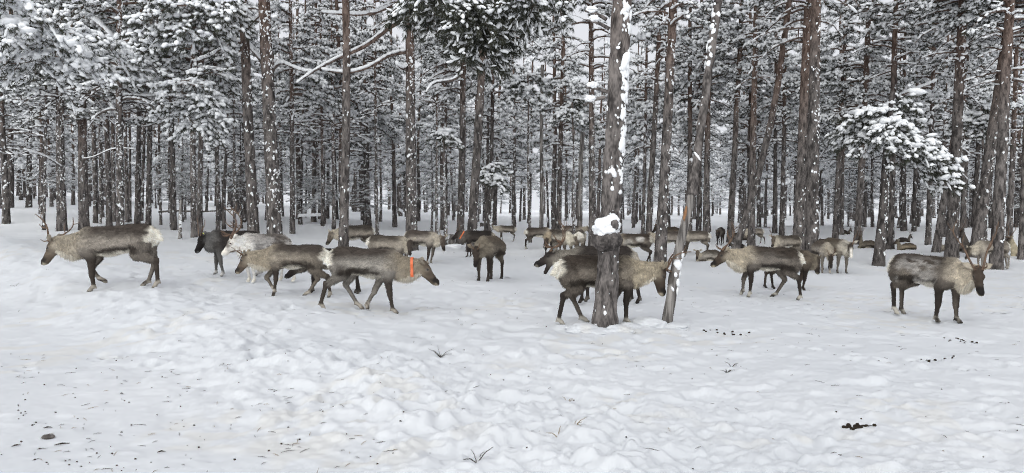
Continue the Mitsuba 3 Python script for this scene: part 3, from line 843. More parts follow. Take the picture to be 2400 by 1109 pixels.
thing('distant_forest', 'snow-covered pine forest closing off the clearing far behind', kind='stuff')
_n = 0
while _n < 400:
    _y = 66 + 84 * _rng.random() ** .8
    _x = (_rng.random() * 2 - 1) * (.80 * _y + 4)
    _z = float(ground(_x, _y))
    _s = .75 + .7 * _rng.random()
    _h = .8 + .45 * _rng.random()
    if _n % 3 == 0 and _y > 80:                               # young growth below the tall pines
        _h, _s = .22 + .30 * _rng.random(), _s * .8
    _M = T().translate([_x, _y, _z]) @ T().rotate([0, 0, 1], _rng.random() * 360) @ T().scale([_s * 1.1, _s * 1.1, _h])
    _n += 1
    scene[f'distant_forest__{_n:03d}'] = {'type': 'instance', 'to_world': _M, 'group': ref(f'pine_low_{_rng.integers(4)}')}

# ------------------------------------------------------------------ reindeer
def surface_nets(F, org, h):
    """Triangles of the zero level of F (inside negative) on a grid of step h."""
    s = F < 0
    n = [k - 1 for k in F.shape]
    cnt = np.zeros(n, np.int16)
    for a, b, c in np.ndindex(2, 2, 2):
        cnt += s[a:n[0] + a, b:n[1] + b, c:n[2] + c]
    act = (cnt > 0) & (cnt < 8)
    idx = np.full(n, -1, np.int64)
    cells = np.argwhere(act)
    idx[act] = np.arange(len(cells))
    acc, num = np.zeros((len(cells), 3)), np.zeros((len(cells), 1))
    val = {o: F[cells[:, 0] + o[0], cells[:, 1] + o[1], cells[:, 2] + o[2]] for o in np.ndindex(2, 2, 2)}
    for o in np.ndindex(2, 2, 2):
        for ax in range(3):
            if o[ax] == 0:
                q = list(o)
                q[ax] = 1
                f0, f1 = val[o], val[tuple(q)]
                m = (f0 < 0) != (f1 < 0)
                t = np.where(m, f0 / np.where(m, f0 - f1, 1), 0)
                pt = np.tile(np.array(o, float), (len(cells), 1))
                pt[:, ax] += t
                acc += pt * m[:, None]
                num += m[:, None]
    v = (cells + acc / np.maximum(num, 1)) * h + org
    quads = []
    for ax in range(3):
        b, c = (ax + 1) % 3, (ax + 2) % 3
        sl0, sl1 = [slice(None)] * 3, [slice(None)] * 3
        sl0[ax], sl1[ax] = slice(0, -1), slice(1, None)
        e = np.argwhere(s[tuple(sl0)] != s[tuple(sl1)])
        e = e[(e[:, b] > 0) & (e[:, c] > 0) & (e[:, b] < n[b]) & (e[:, c] < n[c])]
        inside = s[e[:, 0], e[:, 1], e[:, 2]]

        def cell(db, dc):
            q = e.copy()
            q[:, b] -= db
            q[:, c] -= dc
            return idx[q[:, 0], q[:, 1], q[:, 2]]

        q = np.stack([cell(1, 1), cell(0, 1), cell(0, 0), cell(1, 0)], 1)
        q[~inside] = q[~inside][:, ::-1]
        quads.append(q)
    q = np.vstack(quads)
    return v, np.vstack([q[:, [0, 1, 2]], q[:, [0, 2, 3]]]), cells


COATS = {  # linear base colours
    'grey':  dict(back=(.058, .047, .040), side=(.235, .208, .18), neck=(.375, .33, .265), face=(.085, .066, .050), leg=(.040, .032, .027), rump=(.66, .62, .54), stripe=(.030, .024, .020), sock=(.40, .36, .31), snout=(.018, .015, .014)),
    'brown': dict(back=(.048, .038, .031), side=(.135, .116, .098), neck=(.40, .345, .26), face=(.048, .036, .028), leg=(.026, .021, .018), rump=(.64, .60, .52), stripe=(.022, .018, .015), sock=(.45, .42, .37), snout=(.014, .012, .011)),
    'dark':  dict(back=(.022, .018, .016), side=(.038, .031, .027), neck=(.11, .098, .085), face=(.024, .019, .017), leg=(.022, .018, .016), rump=(.42, .38, .32), stripe=(.016, .013, .012), sock=(.14, .125, .11), snout=(.012, .010, .010)),
    'black': dict(back=(.026, .022, .020), side=(.040, .035, .032), neck=(.16, .155, .15), face=(.013, .011, .010), leg=(.10, .096, .093), rump=(.30, .28, .25), stripe=(.018, .016, .015), sock=(.52, .50, .48), snout=(.009, .008, .008)),
    'white': dict(back=(.30, .28, .265), side=(.46, .44, .42), neck=(.70, .67, .62), face=(.60, .57, .52), leg=(.48, .46, .43), rump=(.72, .69, .64), stripe=(.24, .22, .20), sock=(.62, .58, .50), snout=(.68, .63, .56)),
    'pale':  dict(back=(.060, .050, .041), side=(.25, .22, .185), neck=(.47, .42, .34), face=(.10, .080, .062), leg=(.055, .045, .038), rump=(.66, .62, .55), stripe=(.038, .031, .026), sock=(.40, .36, .32), snout=(.025, .020, .018)),
    'fawn':  dict(back=(.075, .060, .046), side=(.125, .107, .086), neck=(.19, .162, .125), face=(.040, .031, .025), leg=(.025, .020, .017), rump=(.40, .36, .30), stripe=(.026, .020, .017), sock=(.04, .034, .030), snout=(.015, .012, .011)),
}
STAND = {'fn': [(.42, .56), (.43, .31), (.425, .09), (.47, .015)], 'ff': [(.42, .56), (.43, .31), (.425, .09), (.47, .015)],
         'hn': [(-.27, .60), (-.50, .43), (-.51, .10), (-.46, .015)], 'hf': [(-.27, .60), (-.50, .43), (-.51, .10), (-.46, .015)]}


def legs_varied(rng):
    out = {}
    for k, pts in STAND.items():
        s = (rng.random() - 0.5) * 0.26
        w = (0.0, 0.45, 0.95, 1.0)
        out[k] = [(x + s * w[i], z) for i, (x, z) in enumerate(pts)]
    return out


# antlers in the frame (forward, out, up), metres; main beam, then tines as (place along the beam, points from there)
ANTLERS = {
    'big': ([(0, .02, 0), (-.05, .07, .09), (-.14, .16, .22), (-.16, .24, .40), (-.06, .28, .55), (.08, .25, .66)],
            [(.10, [(0, 0, 0), (.12, .01, .03), (.22, -.03, .10)]), (.13, [(.06, 0, .02), (.15, .03, -.02), (.20, .02, .05)]), (.34, [(0, 0, 0), (.11, .04, .06), (.20, .04, .15)]), (.40, [(.02, 0, .03), (.12, .09, .04), (.17, .12, .09)]),
             (.72, [(0, 0, 0), (-.05, .02, .08), (-.06, .02, .17)]), (.85, [(0, 0, 0), (-.03, .02, .08), (.0, .03, .15)])], .0195),
    'tall': ([(0, .02, 0), (-.05, .06, .10), (-.12, .13, .26), (-.12, .19, .42), (-.04, .20, .55)],
             [(.08, [(0, 0, 0), (.09, 0, .02), (.15, -.01, .07)]), (.45, [(0, 0, 0), (.07, .02, .07), (.10, .02, .15)]), (.8, [(0, 0, 0), (-.05, .03, .06), (-.08, .04, .11)])], .0165),
    'thin': ([(0, .02, 0), (-.03, .06, .09), (-.07, .12, .20), (-.07, .15, .32)], [(.7, [(0, 0, 0), (-.03, .02, .05), (-.03, .03, .09)])], .0125),
    'spike': ([(0, .02, 0), (-.02, .05, .08), (-.05, .09, .18), (-.05, .10, .29)], [], .0115),
    'fork': ([(0, .02, 0), (-.04, .06, .07), (-.06, .13, .16), (.0, .16, .24)], [(.15, [(0, 0, 0), (.07, .02, .0), (.12, .03, .03)]), (.6, [(0, 0, 0), (-.05, .03, .05), (-.06, .04, .10)])], .0155),
    'short': ([(0, .02, 0), (.02, .05, .05), (.03, .08, .11), (.06, .08, .15)], [], .0125),
}


def deer_mesh(sp, rng):
    """Body of one reindeer in its own frame: x forward, y left, z up, feet at z = 0, withers at about 1.05 m. Returns (v, f, colours, frame of the head)."""
    h = sp.get('h', 0.014)
    lie = sp.get('lie', False)
    L = sp.get('len', 1.0)
    dz = -0.545 if lie else 0.0
    near = 1 if sp.get('near', 'l') == 'l' else -1
    legs = sp.get('legs') or legs_varied(rng)
    poll = V(*sp.get('poll', (0.97, 0, 0.90)))
    if lie:
        poll = V(*sp.get('poll', (0.80, 0.10, 0.57)))
    pitch, yaw = math.radians(sp.get('pitch', 50)), math.radians(sp.get('yaw', 0))
    f = V(math.cos(pitch) * math.cos(yaw), math.cos(pitch) * math.sin(yaw), -math.sin(pitch))
    l = V(-math.sin(yaw), math.cos(yaw), 0)
    u = np.cross(f, l)
    Y = V(0, 1, 0)
    fat = sp.get('fat', 1.0) * .97
    P = []                                                         # (name, a, b, ra, rb, squash axis, squash, blend)

    def add(nm, a, b, ra, rb, ax=None, s=1.0, k=0.04):
        P.append((nm, np.asarray(a, float), np.asarray(b, float), ra, rb, ax, s, k))

    def B(x, y, z):
        return V(x * L, y, z + dz - (.20 * (x - .02) ** 2 / .25 if lie else 0))

    add('trunk', B(-.33, 0, .825), B(-.12, 0, .815), .20, .215 * fat, Y, .86, .05)
    add('trunk', B(-.12, 0, .815), B(.15, 0, .79), .215 * fat, .238 * fat, Y, .86, .05)
    add('trunk', B(.15, 0, .79), B(.42, 0, .79), .238 * fat, .21, Y, .84, .05)
    add('trunk', B(.30, 0, .91), B(.47, 0, .94), .11, .10, Y, .8, .08)
    add('trunk', B(-.36, 0, .89), B(-.18, 0, .90), .125, .12, Y, .9, .08)
    add('trunk', B(.50, 0, .76), B(.60, 0, .70), .17, .13, Y, .85, .06)
    add('rump', B(-.43, 0, .84), B(-.49, 0, .76), .135, .085, Y, .95, .06)
    add('tail', B(-.545, 0, .90), B(-.605, 0, .77), .040, .030, None, 1, .03)
    for sgn in (1, -1):
        add('haunch', B(-.37, .10 * sgn, .79), B(-.34, .120 * sgn, .67), .155, .12, None, 1, .05)
        add('shoulder', B(.44, .10 * sgn, .80), B(.42, .120 * sgn, .64), .125, .092, None, 1, .05)
    if not lie:
        for key, sgn in (('fn', near), ('ff', -near), ('hn', near), ('hf', -near)):
            q = [V(x, (.125 if key[0] == 'f' else .13) * sgn, z) for x, z in legs[key]]
            q[2][1] *= .92
            q[3][1] *= .92
            if key[0] == 'f':
                add('fleg', V(.43 * L, .12 * sgn, .66), q[0], .10, .068, None, 1, .04)
                add('fleg', q[0], q[1], .066, .042, None, 1, .03)
                add('knee', q[1] + V(0, 0, .02), q[1] - V(0, 0, .03), .043, .040, None, 1, .02)
                add('fshin', q[1], q[2], .036, .029, None, 1, .02)
            else:
                add('hleg', V(-.36 * L, .115 * sgn, .71), q[0] + V(0, 0, .02), .15, .105, Y, .9, .05)
                add('hleg', q[0], q[1], .100, .044, Y, .85, .035)
                add('knee', q[1] + V(-.008, 0, .025), q[1] - V(0, 0, .02), .042, .041, None, 1, .02)
                add('fshin', q[1], q[2], .039, .030, None, 1, .02)
            add('foot', q[2], q[2] * .35 + q[3] * .65 + V(0, 0, .01), .033, .034, None, 1, .02)
            add('hoof', q[2] * .2 + q[3] * .8 + V(0, .014, 0), q[3] + V(.015, .017, .008), .030, .018, None, 1, .012)
            add('hoof', q[2] * .2 + q[3] * .8 - V(0, .014, 0), q[3] + V(.015, -.017, .008), .030, .018, None, 1, .012)
            add('foot', q[2], q[2] + V(-.045, 0, -.035), .022, .012, None, 1, .015)
    else:
        for sgn in (1, -1):
            add('haunch', V(-.34, .17 * sgn, .20), V(-.12, .23 * sgn, .13), .15, .09, None, 1, .05)
            add('fshin', V(-.10, .24 * sgn, .09), V(-.38, .27 * sgn, .05), .06, .045, None, 1, .03)
            add('fshin', V(-.38, .27 * sgn, .05), V(-.12, .30 * sgn, .04), .045, .035, None, 1, .02)
            add('fleg', V(.40, .14 * sgn, .18), V(.60, .18 * sgn, .07), .09, .05, None, 1, .04)
            add('fshin', V(.60, .18 * sgn, .06), V(.36, .20 * sgn, .045), .05, .035, None, 1, .02)
    # neck
    n0, n1 = B(.50, 0, .85), B(.60, 0, .68)
    c = poll - f * .02 - u * .015
    mid = (n0 + c) / 2 + V(0, 0, sp.get('arch', -.015))
    add('neck', n0, mid, .150, .105, Y, .78, .05)
    add('neck', mid, c, .105, .080, l, .8, .04)
    th = poll + f * .06 - u * .085
    mid2 = (n1 + th) / 2 - V(0, 0, .01)
    add('neck', n1, mid2, .125, .082, Y, .75, .05)
    add('neck', mid2, th, .082, .062, l, .75, .04)
    mane = sp.get('mane', 0.6)
    if mane:
        add('mane', n1 * .70 + mid2 * .30 - V(0, 0, .03 + .03 * mane), n1 * .25 + mid2 * .75 - V(0, 0, .03 + .03 * mane), .05 + .025 * mane, .035 + .025 * mane, Y, .7, .05)
    # head
    K = 1.0
    H = lambda a, b, cc: poll + (f * a + l * b + u * cc) * K
    add('head', H(.02, 0, -.004), H(.10, 0, -.016), .094, .090, l, .80, .03)
    add('head', H(.10, 0, -.018), H(.25, 0, -.030), .086, .064, l, .76, .03)
    add('muzzle', H(.24, 0, -.030), H(.345, 0, -.034), .064, .059, l, .86, .02)
    add('snout', H(.352, 0, -.014), H(.378, 0, -.026), .046, .044, l, 1.0, .012)
    mo = sp.get('mouth', 0.0)
    add('jaw', H(.05, 0, -.078), H(.16, 0, -.076 - .25 * mo), .070, .052, l, .75, .025)
    add('jaw', H(.16, 0, -.076 - .25 * mo), H(.325 - .12 * mo, 0, -.066 - .75 * mo), .048, .034, l, .85, .02 if not mo else .012)
    for sgn in (1, -1):
        add('brow', H(.105, .056 * sgn, .026), H(.135, .052 * sgn, .018), .030, .025, None, 1, .02)
        ea = sp.get('ear', 0.0)
        e0, e1, e2 = H(-.012, .066 * sgn, .040), H(-.055, .135 * sgn, .066 + ea), H(-.095, .215 * sgn, .060 + 1.6 * ea)
        ax = unit(np.cross(e2 - e0, u * .8 + f * .3))
        ax2 = unit(np.cross(e2 - e0, ax))
        add('ear', e0, e1, .030, .048, ax2, .5, .012)
        add('ear', e1, e2, .048, .014, ax2, .5, .012)
    lo = np.min([np.minimum(a, b) - max(ra, rb) for _, a, b, ra, rb, *_ in P], 0) - 3 * h
    hi = np.max([np.maximum(a, b) + max(ra, rb) for _, a, b, ra, rb, *_ in P], 0) + 3 * h
    dim = np.ceil((hi - lo) / h).astype(int) + 1
    F = np.full(dim, 0.5, np.float32)
    best = np.full(dim, 9.0, np.float32)
    ID = np.zeros(dim, np.int16)
    ax_ = [lo[k] + h * np.arange(dim[k]) for k in range(3)]
    for i, (nm, a, b, ra, rb, ax, s, k) in enumerate(P):
        r = max(ra, rb) + 2.2 * k + 2 * h
        i0 = np.clip(np.floor((np.minimum(a, b) - r - lo) / h).astype(int), 0, None)
        i1 = np.minimum(np.ceil((np.maximum(a, b) + r - lo) / h).astype(int) + 1, dim)
        sl = tuple(slice(i0[q], i1[q]) for q in range(3))
        X = np.stack(np.meshgrid(*[ax_[q][i0[q]:i1[q]] for q in range(3)], indexing='ij'), -1) - a
        ab = b - a
        t = np.clip(X @ ab / max(ab @ ab, 1e-9), 0, 1)
        w = X - t[..., None] * ab
        if ax is not None and s != 1:
            w = w + (w @ ax)[..., None] * (1 / s - 1) * ax
        d = (np.linalg.norm(w, axis=-1) - (ra + t * (rb - ra))).astype(np.float32)
        A = F[sl]
        hh = np.clip(0.5 + 0.5 * (A - d) / k, 0, 1)
        F[sl] = A + (d - A) * hh - k * hh * (1 - hh)
        m = d < best[sl]
        best[sl] = np.where(m, d, best[sl])
        ID[sl] = np.where(m, i, ID[sl])
    # shaggy coat
    v, fc, cells = surface_nets(F, lo, h)
    ids = ID[cells[:, 0], cells[:, 1], cells[:, 2]]
    names = np.array([p[0] for p in P])[ids]
    m = trimesh.Trimesh(v, fc, process=False)
    nrm = np.array(m.vertex_normals)
    sh = np.isin(names, ['trunk', 'haunch', 'rump', 'neck', 'mane', 'shoulder', 'hleg'])
    g = meshkit.noise(v * V(16, 30, 30), 5) - .5 + .6 * (meshkit.noise(v * V(40, 70, 70), 6) - .5)
    g = g * np.where(names == 'mane', 1.6, 1.0)
    v = v + nrm * (g * np.where(sh, 0.014, 0.004))[:, None]
    # ---- colours
    C = {k: np.array(c) for k, c in {**COATS[sp.get('coat', 'grey')], **sp.get('tint', {})}.items()}
    x, y, z = v[:, 0] / L, v[:, 1], v[:, 2] - dz
    nz = nrm[:, 2]
    o = sp.get('seed', 0) * 3.7
    n1_ = meshkit.fbm(v * 5 + o, 3) - .5
    n2_ = meshkit.fbm(v * V(9, 14, 14) + o + 9, 3) - .5
    hgt = (z - .555) / .49 + .22 * n1_ + .16 * n2_
    col = np.zeros((len(v), 3))

    def lay(c, w):
        nonlocal col
        w = np.clip(w, 0, 1)[:, None]
        col = col * (1 - w) + np.asarray(c) * w

    def isin(*nm):
        return np.isin(names, nm).astype(float)

    front = sstep(-.1, .55, x)
    col[:] = C['side'] * (1.02 - .18 * (1 - front))[:, None]
    body = isin('trunk', 'haunch', 'shoulder', 'rump', 'tail', 'hleg', 'fleg')
    lay(C['side'] * .5 + C['back'] * .5, .75 * isin('haunch', 'hleg', 'rump') + .0)
    fwd = x + .22 * n1_ + .12 * n2_ - .12 * (z - .8)
    lay(C['back'], np.maximum(body, isin('neck')) * sstep(.48, .88, hgt + .10 * sstep(.1, -.5, x)) * sstep(.74, .30, fwd))
    lay(C['side'] * 1.25, body * sstep(.25, .42, hgt) * sstep(.62, .46, hgt) * sstep(-.40, -.22, x) * sstep(.7, .5, x) * .8)
    for px_, pz_, pr_, pc_ in sp.get('patch', ()):
        lay(pc_, body * sstep(pr_ * 1.25, pr_ * .75, np.hypot(x - px_, (z - pz_) * 1.5) + .12 * n1_ + .10 * n2_))
    lay(C['stripe'], body * sstep(.02, .10, hgt) * sstep(.34, .23, hgt + .1 * n2_) * sstep(-.42, -.32, x) * sstep(.38, .26, x) * .95)
    lay(C['side'] * .45 + C['leg'] * .55, isin('shoulder', 'fleg') * sstep(.36, .0, hgt))
    lay(C['rump'], body * sstep(-.30, -.62, nz) * sstep(.05, -.1, hgt - .14) * (isin('trunk')))
    lay(C['rump'], isin('trunk') * sstep(.06, .0, hgt))
    rr = np.hypot(x + .575, (z - .83) * .70) + .12 * n2_
    lay(C['rump'], isin('rump', 'tail', 'haunch', 'trunk') * sstep(.17, .09, rr))
    lay(C['rump'], isin('rump', 'haunch') * sstep(.10, .05, np.abs(y) + .03 * n2_) * sstep(-.40, -.46, x) * sstep(.58, .66, z))
    nk = isin('neck', 'mane')
    ctr = np.clip((x - .45) / .5, 0, 1)
    lay(C['neck'], np.maximum(nk * .55, isin('neck', 'mane', 'trunk', 'shoulder')) * sstep(.28, .80, fwd) * np.where(isin('shoulder') > 0, sstep(.62, .78, z), 1))
    lay(C['side'] * .8 + C['back'] * .2, nk * sstep(.45, .95, nz + .5 * n1_) * .5 * sstep(1.0, .6, x))
    lay(C['rump'] * .93, isin('mane') * .65)
    hd = isin('head', 'jaw', 'muzzle', 'snout', 'brow', 'ear')
    lay(C['face'], hd)
    hl = v - poll
    ha, hb, hc = hl @ f / K, hl @ l / K, hl @ u / K
    lay(C['neck'] * .78 + C['face'] * .22, isin('head', 'jaw', 'neck') * sstep(.24, .02, ha + .10 * n1_) * sstep(.03, -.05, hc + .05 * n2_) * .85)
    lay(C['snout'], hd * sstep(.245, .31, ha + .03 * n1_) * sstep(-.075, -.04, hc))
    lay(np.minimum(C['neck'] * 1.1, .7), hd * sstep(.352, .37, ha) * sstep(-.02, -.035, hc) * .7)
    lay(C['side'] * 1.1, hd * sstep(.036, .022, np.hypot(ha - .118, hc - .02)) * (np.abs(hb) > .04) * sp.get('ring', .45))
    lay(C['snout'], hd * sstep(.022, .014, np.hypot(ha - .118, hc - .022)) * (np.abs(hb) > .045))
    lay(C['neck'] * .6 + C['side'] * .25, isin('ear'))
    lay(C['face'] * .8, isin('ear') * sstep(.17, .22, np.abs(hb)) * .6)
    lg = isin('fshin', 'knee', 'foot', 'hoof')
    lay(C['leg'], lg)
    lay(C['leg'], isin('fleg') * sstep(.62, .50, z))
    lay(C['leg'] * .7 + C['side'] * .3, isin('hleg') * sstep(.66, .48, z) * sstep(.0, -.45, x + .2))
    lay(C['side'] * 1.1, isin('fshin', 'fleg', 'hleg', 'knee') * sstep(.25, .85, -nrm[:, 1] * np.sign(y)) * .5)
    lay(C['sock'], .75 * isin('foot', 'hoof') * sstep(-.05, .10, n2_ + .035 + .04 * (names == 'foot')))
    if not lie:
        lay(C['snout'] * 1.3, isin('hoof') * sstep(.030, .020, z) * .8)
    for fn in sp.get('paint', ()):
        fn(lay, isin, dict(x=x, y=y, z=z, ha=ha, hb=hb, hc=hc, n1=n1_, n2=n2_, C=C))
    # soften the borders, then the hair's own streaks
    from scipy.sparse import coo_matrix
    e = m.edges_unique
    W = coo_matrix((np.ones(2 * len(e)), (np.r_[e[:, 0], e[:, 1]], np.r_[e[:, 1], e[:, 0]])), shape=(len(v), len(v))).tocsr()
    deg = np.asarray(W.sum(1))
    for _ in range(max(1, int(.030 / h))):
        col = .5 * col + .5 * (W @ col) / np.maximum(deg, 1)
    st = meshkit.noise(v * V(26, 60, 60) + o, 3) * .6 + meshkit.noise(v * V(60, 130, 130) + o, 4) * .4
    st2 = meshkit.noise(v * V(8, 16, 16) + o, 8)
    st3 = meshkit.noise(v * V(12, 26, 22) + o + 5, 9)
    st4 = meshkit.noise(v * V(5, 9, 9) + o + 2, 10)
    col = col * (.28 + .52 * st + .30 * st2 + .52 * st3 + .28 * st4)[:, None] * 1.06
    return v, fc, np.clip(col, 0.004, .85), (poll, f, l, u), nrm, names


def fur_strands(v, f, col, nrm, names, rng, n, h, head):
    ok = np.isin(names, ['trunk', 'haunch', 'rump', 'tail', 'neck', 'mane', 'shoulder', 'hleg', 'fleg', 'head', 'jaw'])
    hd_ = np.isin(names, ['head', 'jaw']) & (((v - head[0]) @ head[1]) > .16 * rng.random(len(v)))
    ok &= ~hd_
    i = rng.choice(np.nonzero(ok)[0], n)
    nm = names[i]
    p = v[i] + (rng.random((n, 3)) - .5) * h
    flow = np.tile(V(-.8, 0, -.55), (n, 1))
    flow[np.isin(nm, ['head', 'jaw'])] = -head[1] - V(0, 0, .4)
    flow[np.isin(nm, ['neck', 'mane'])] = V(-.45, 0, -.85)
    flow[np.isin(nm, ['hleg', 'fleg'])] = V(-.35, 0, -.95)
    flow += (rng.random((n, 3)) - .5) * .7
    N = nrm[i]
    d = unit(flow - N * np.sum(flow * N, 1, keepdims=True) * .9) + N * .38
    d = unit(d)
    ln = (.022 + .030 * rng.random(n)) * np.where(nm == 'mane', 2.0, np.where(nm == 'neck', 1.5, np.where(np.isin(nm, ['fleg', 'head', 'jaw']), .45, 1.0)))
    w = unit(np.cross(d, N)) * (.0035 + .003 * rng.random((n, 1)))
    c = col[i] * (.62 + .85 * rng.random((n, 1)))
    vv = np.stack([p - w, p + w, p + d * ln[:, None]], 1).reshape(-1, 3)
    return vv, np.arange(3 * n).reshape(-1, 3), np.repeat(np.clip(c, 0, .85), 3, 0)


def mane_strands(sp, head, L, rng, n, C):
    """Hanging throat hair below the neck."""
    poll, f, l, u = head
    dz = -.545 if sp.get('lie') else 0
    n1 = V(.60 * L, 0, .68 + dz)
    th = poll + f * .06 - u * .085
    t = rng.random(n)
    base = n1 * (1 - t)[:, None] + th * t[:, None]
    base[:, 2] -= .070 - .02 * t
    base += (rng.random((n, 3)) - .5) * V(.06, .13, .03)
    ln = sp.get('mane', .6) * (.09 + .12 * rng.random(n)) * np.sin(np.pi * np.clip(.12 + .85 * t, 0, 1)) ** .7
    d = unit(V(-.22, 0, -1) + (rng.random((n, 3)) - .5) * .35)
    w = V(1, 0, 0) * (.005 + .005 * rng.random((n, 1)))
    c = (np.array(C['neck']) * .5 + np.array(C['rump']) * .5) * (.6 + .6 * rng.random((n, 1)))
    vv = np.stack([base - w, base + w, base + d * ln[:, None]], 1).reshape(-1, 3)
    return vv, np.arange(3 * n).reshape(-1, 3), np.repeat(np.clip(c, 0, .85), 3, 0)


def antler_mesh(style, size, side, head, sp, rng):
    main, tines, r0 = ANTLERS[style]
    poll, f, l, u = head
    yaw = math.atan2(l[1], l[0]) - math.pi / 2
    tilt = side * math.radians(sp.get('fan', 0)) + math.radians(sp.get('tilt', (sp.get('pitch', 50) - 50) * .6))
    fw, up = V(math.cos(yaw), math.sin(yaw), 0), V(0, 0, 1)
    fw, up = fw * math.cos(tilt) - up * math.sin(tilt), up * math.cos(tilt) + fw * math.sin(tilt)
    jig = lambda: (rng.random() - .5) * .03

    def W(q):
        return fw * q[0] + l * (side * q[1]) + up * q[2]

    org = poll + f * .035 + u * .075 + l * (side * .018)
    pts = np.array([org + W(q) * size for q in main])
    pts[2:] += (rng.random((len(pts) - 2, 3)) - .5) * .03 * size
    curve = spline(pts, 22)
    s = np.linspace(0, 1, 22)
    r = r0 * 1.08 * (1.05 - .70 * s) * (.75 + .25 * min(size, 1.0))
    r[0] *= 1.25
    out = [tube(curve, r, 7)]
    for t, tp in tines:
        i = int(t * 21)
        q = np.array([curve[i] + (W(a) + V(jig(), jig(), jig()) * (k > 0)) * size for k, a in enumerate(tp)])
        out.append(tube(spline(q, 8), np.linspace(r[i] * .82, r0 * .22, 8), 6))
    return join(out)


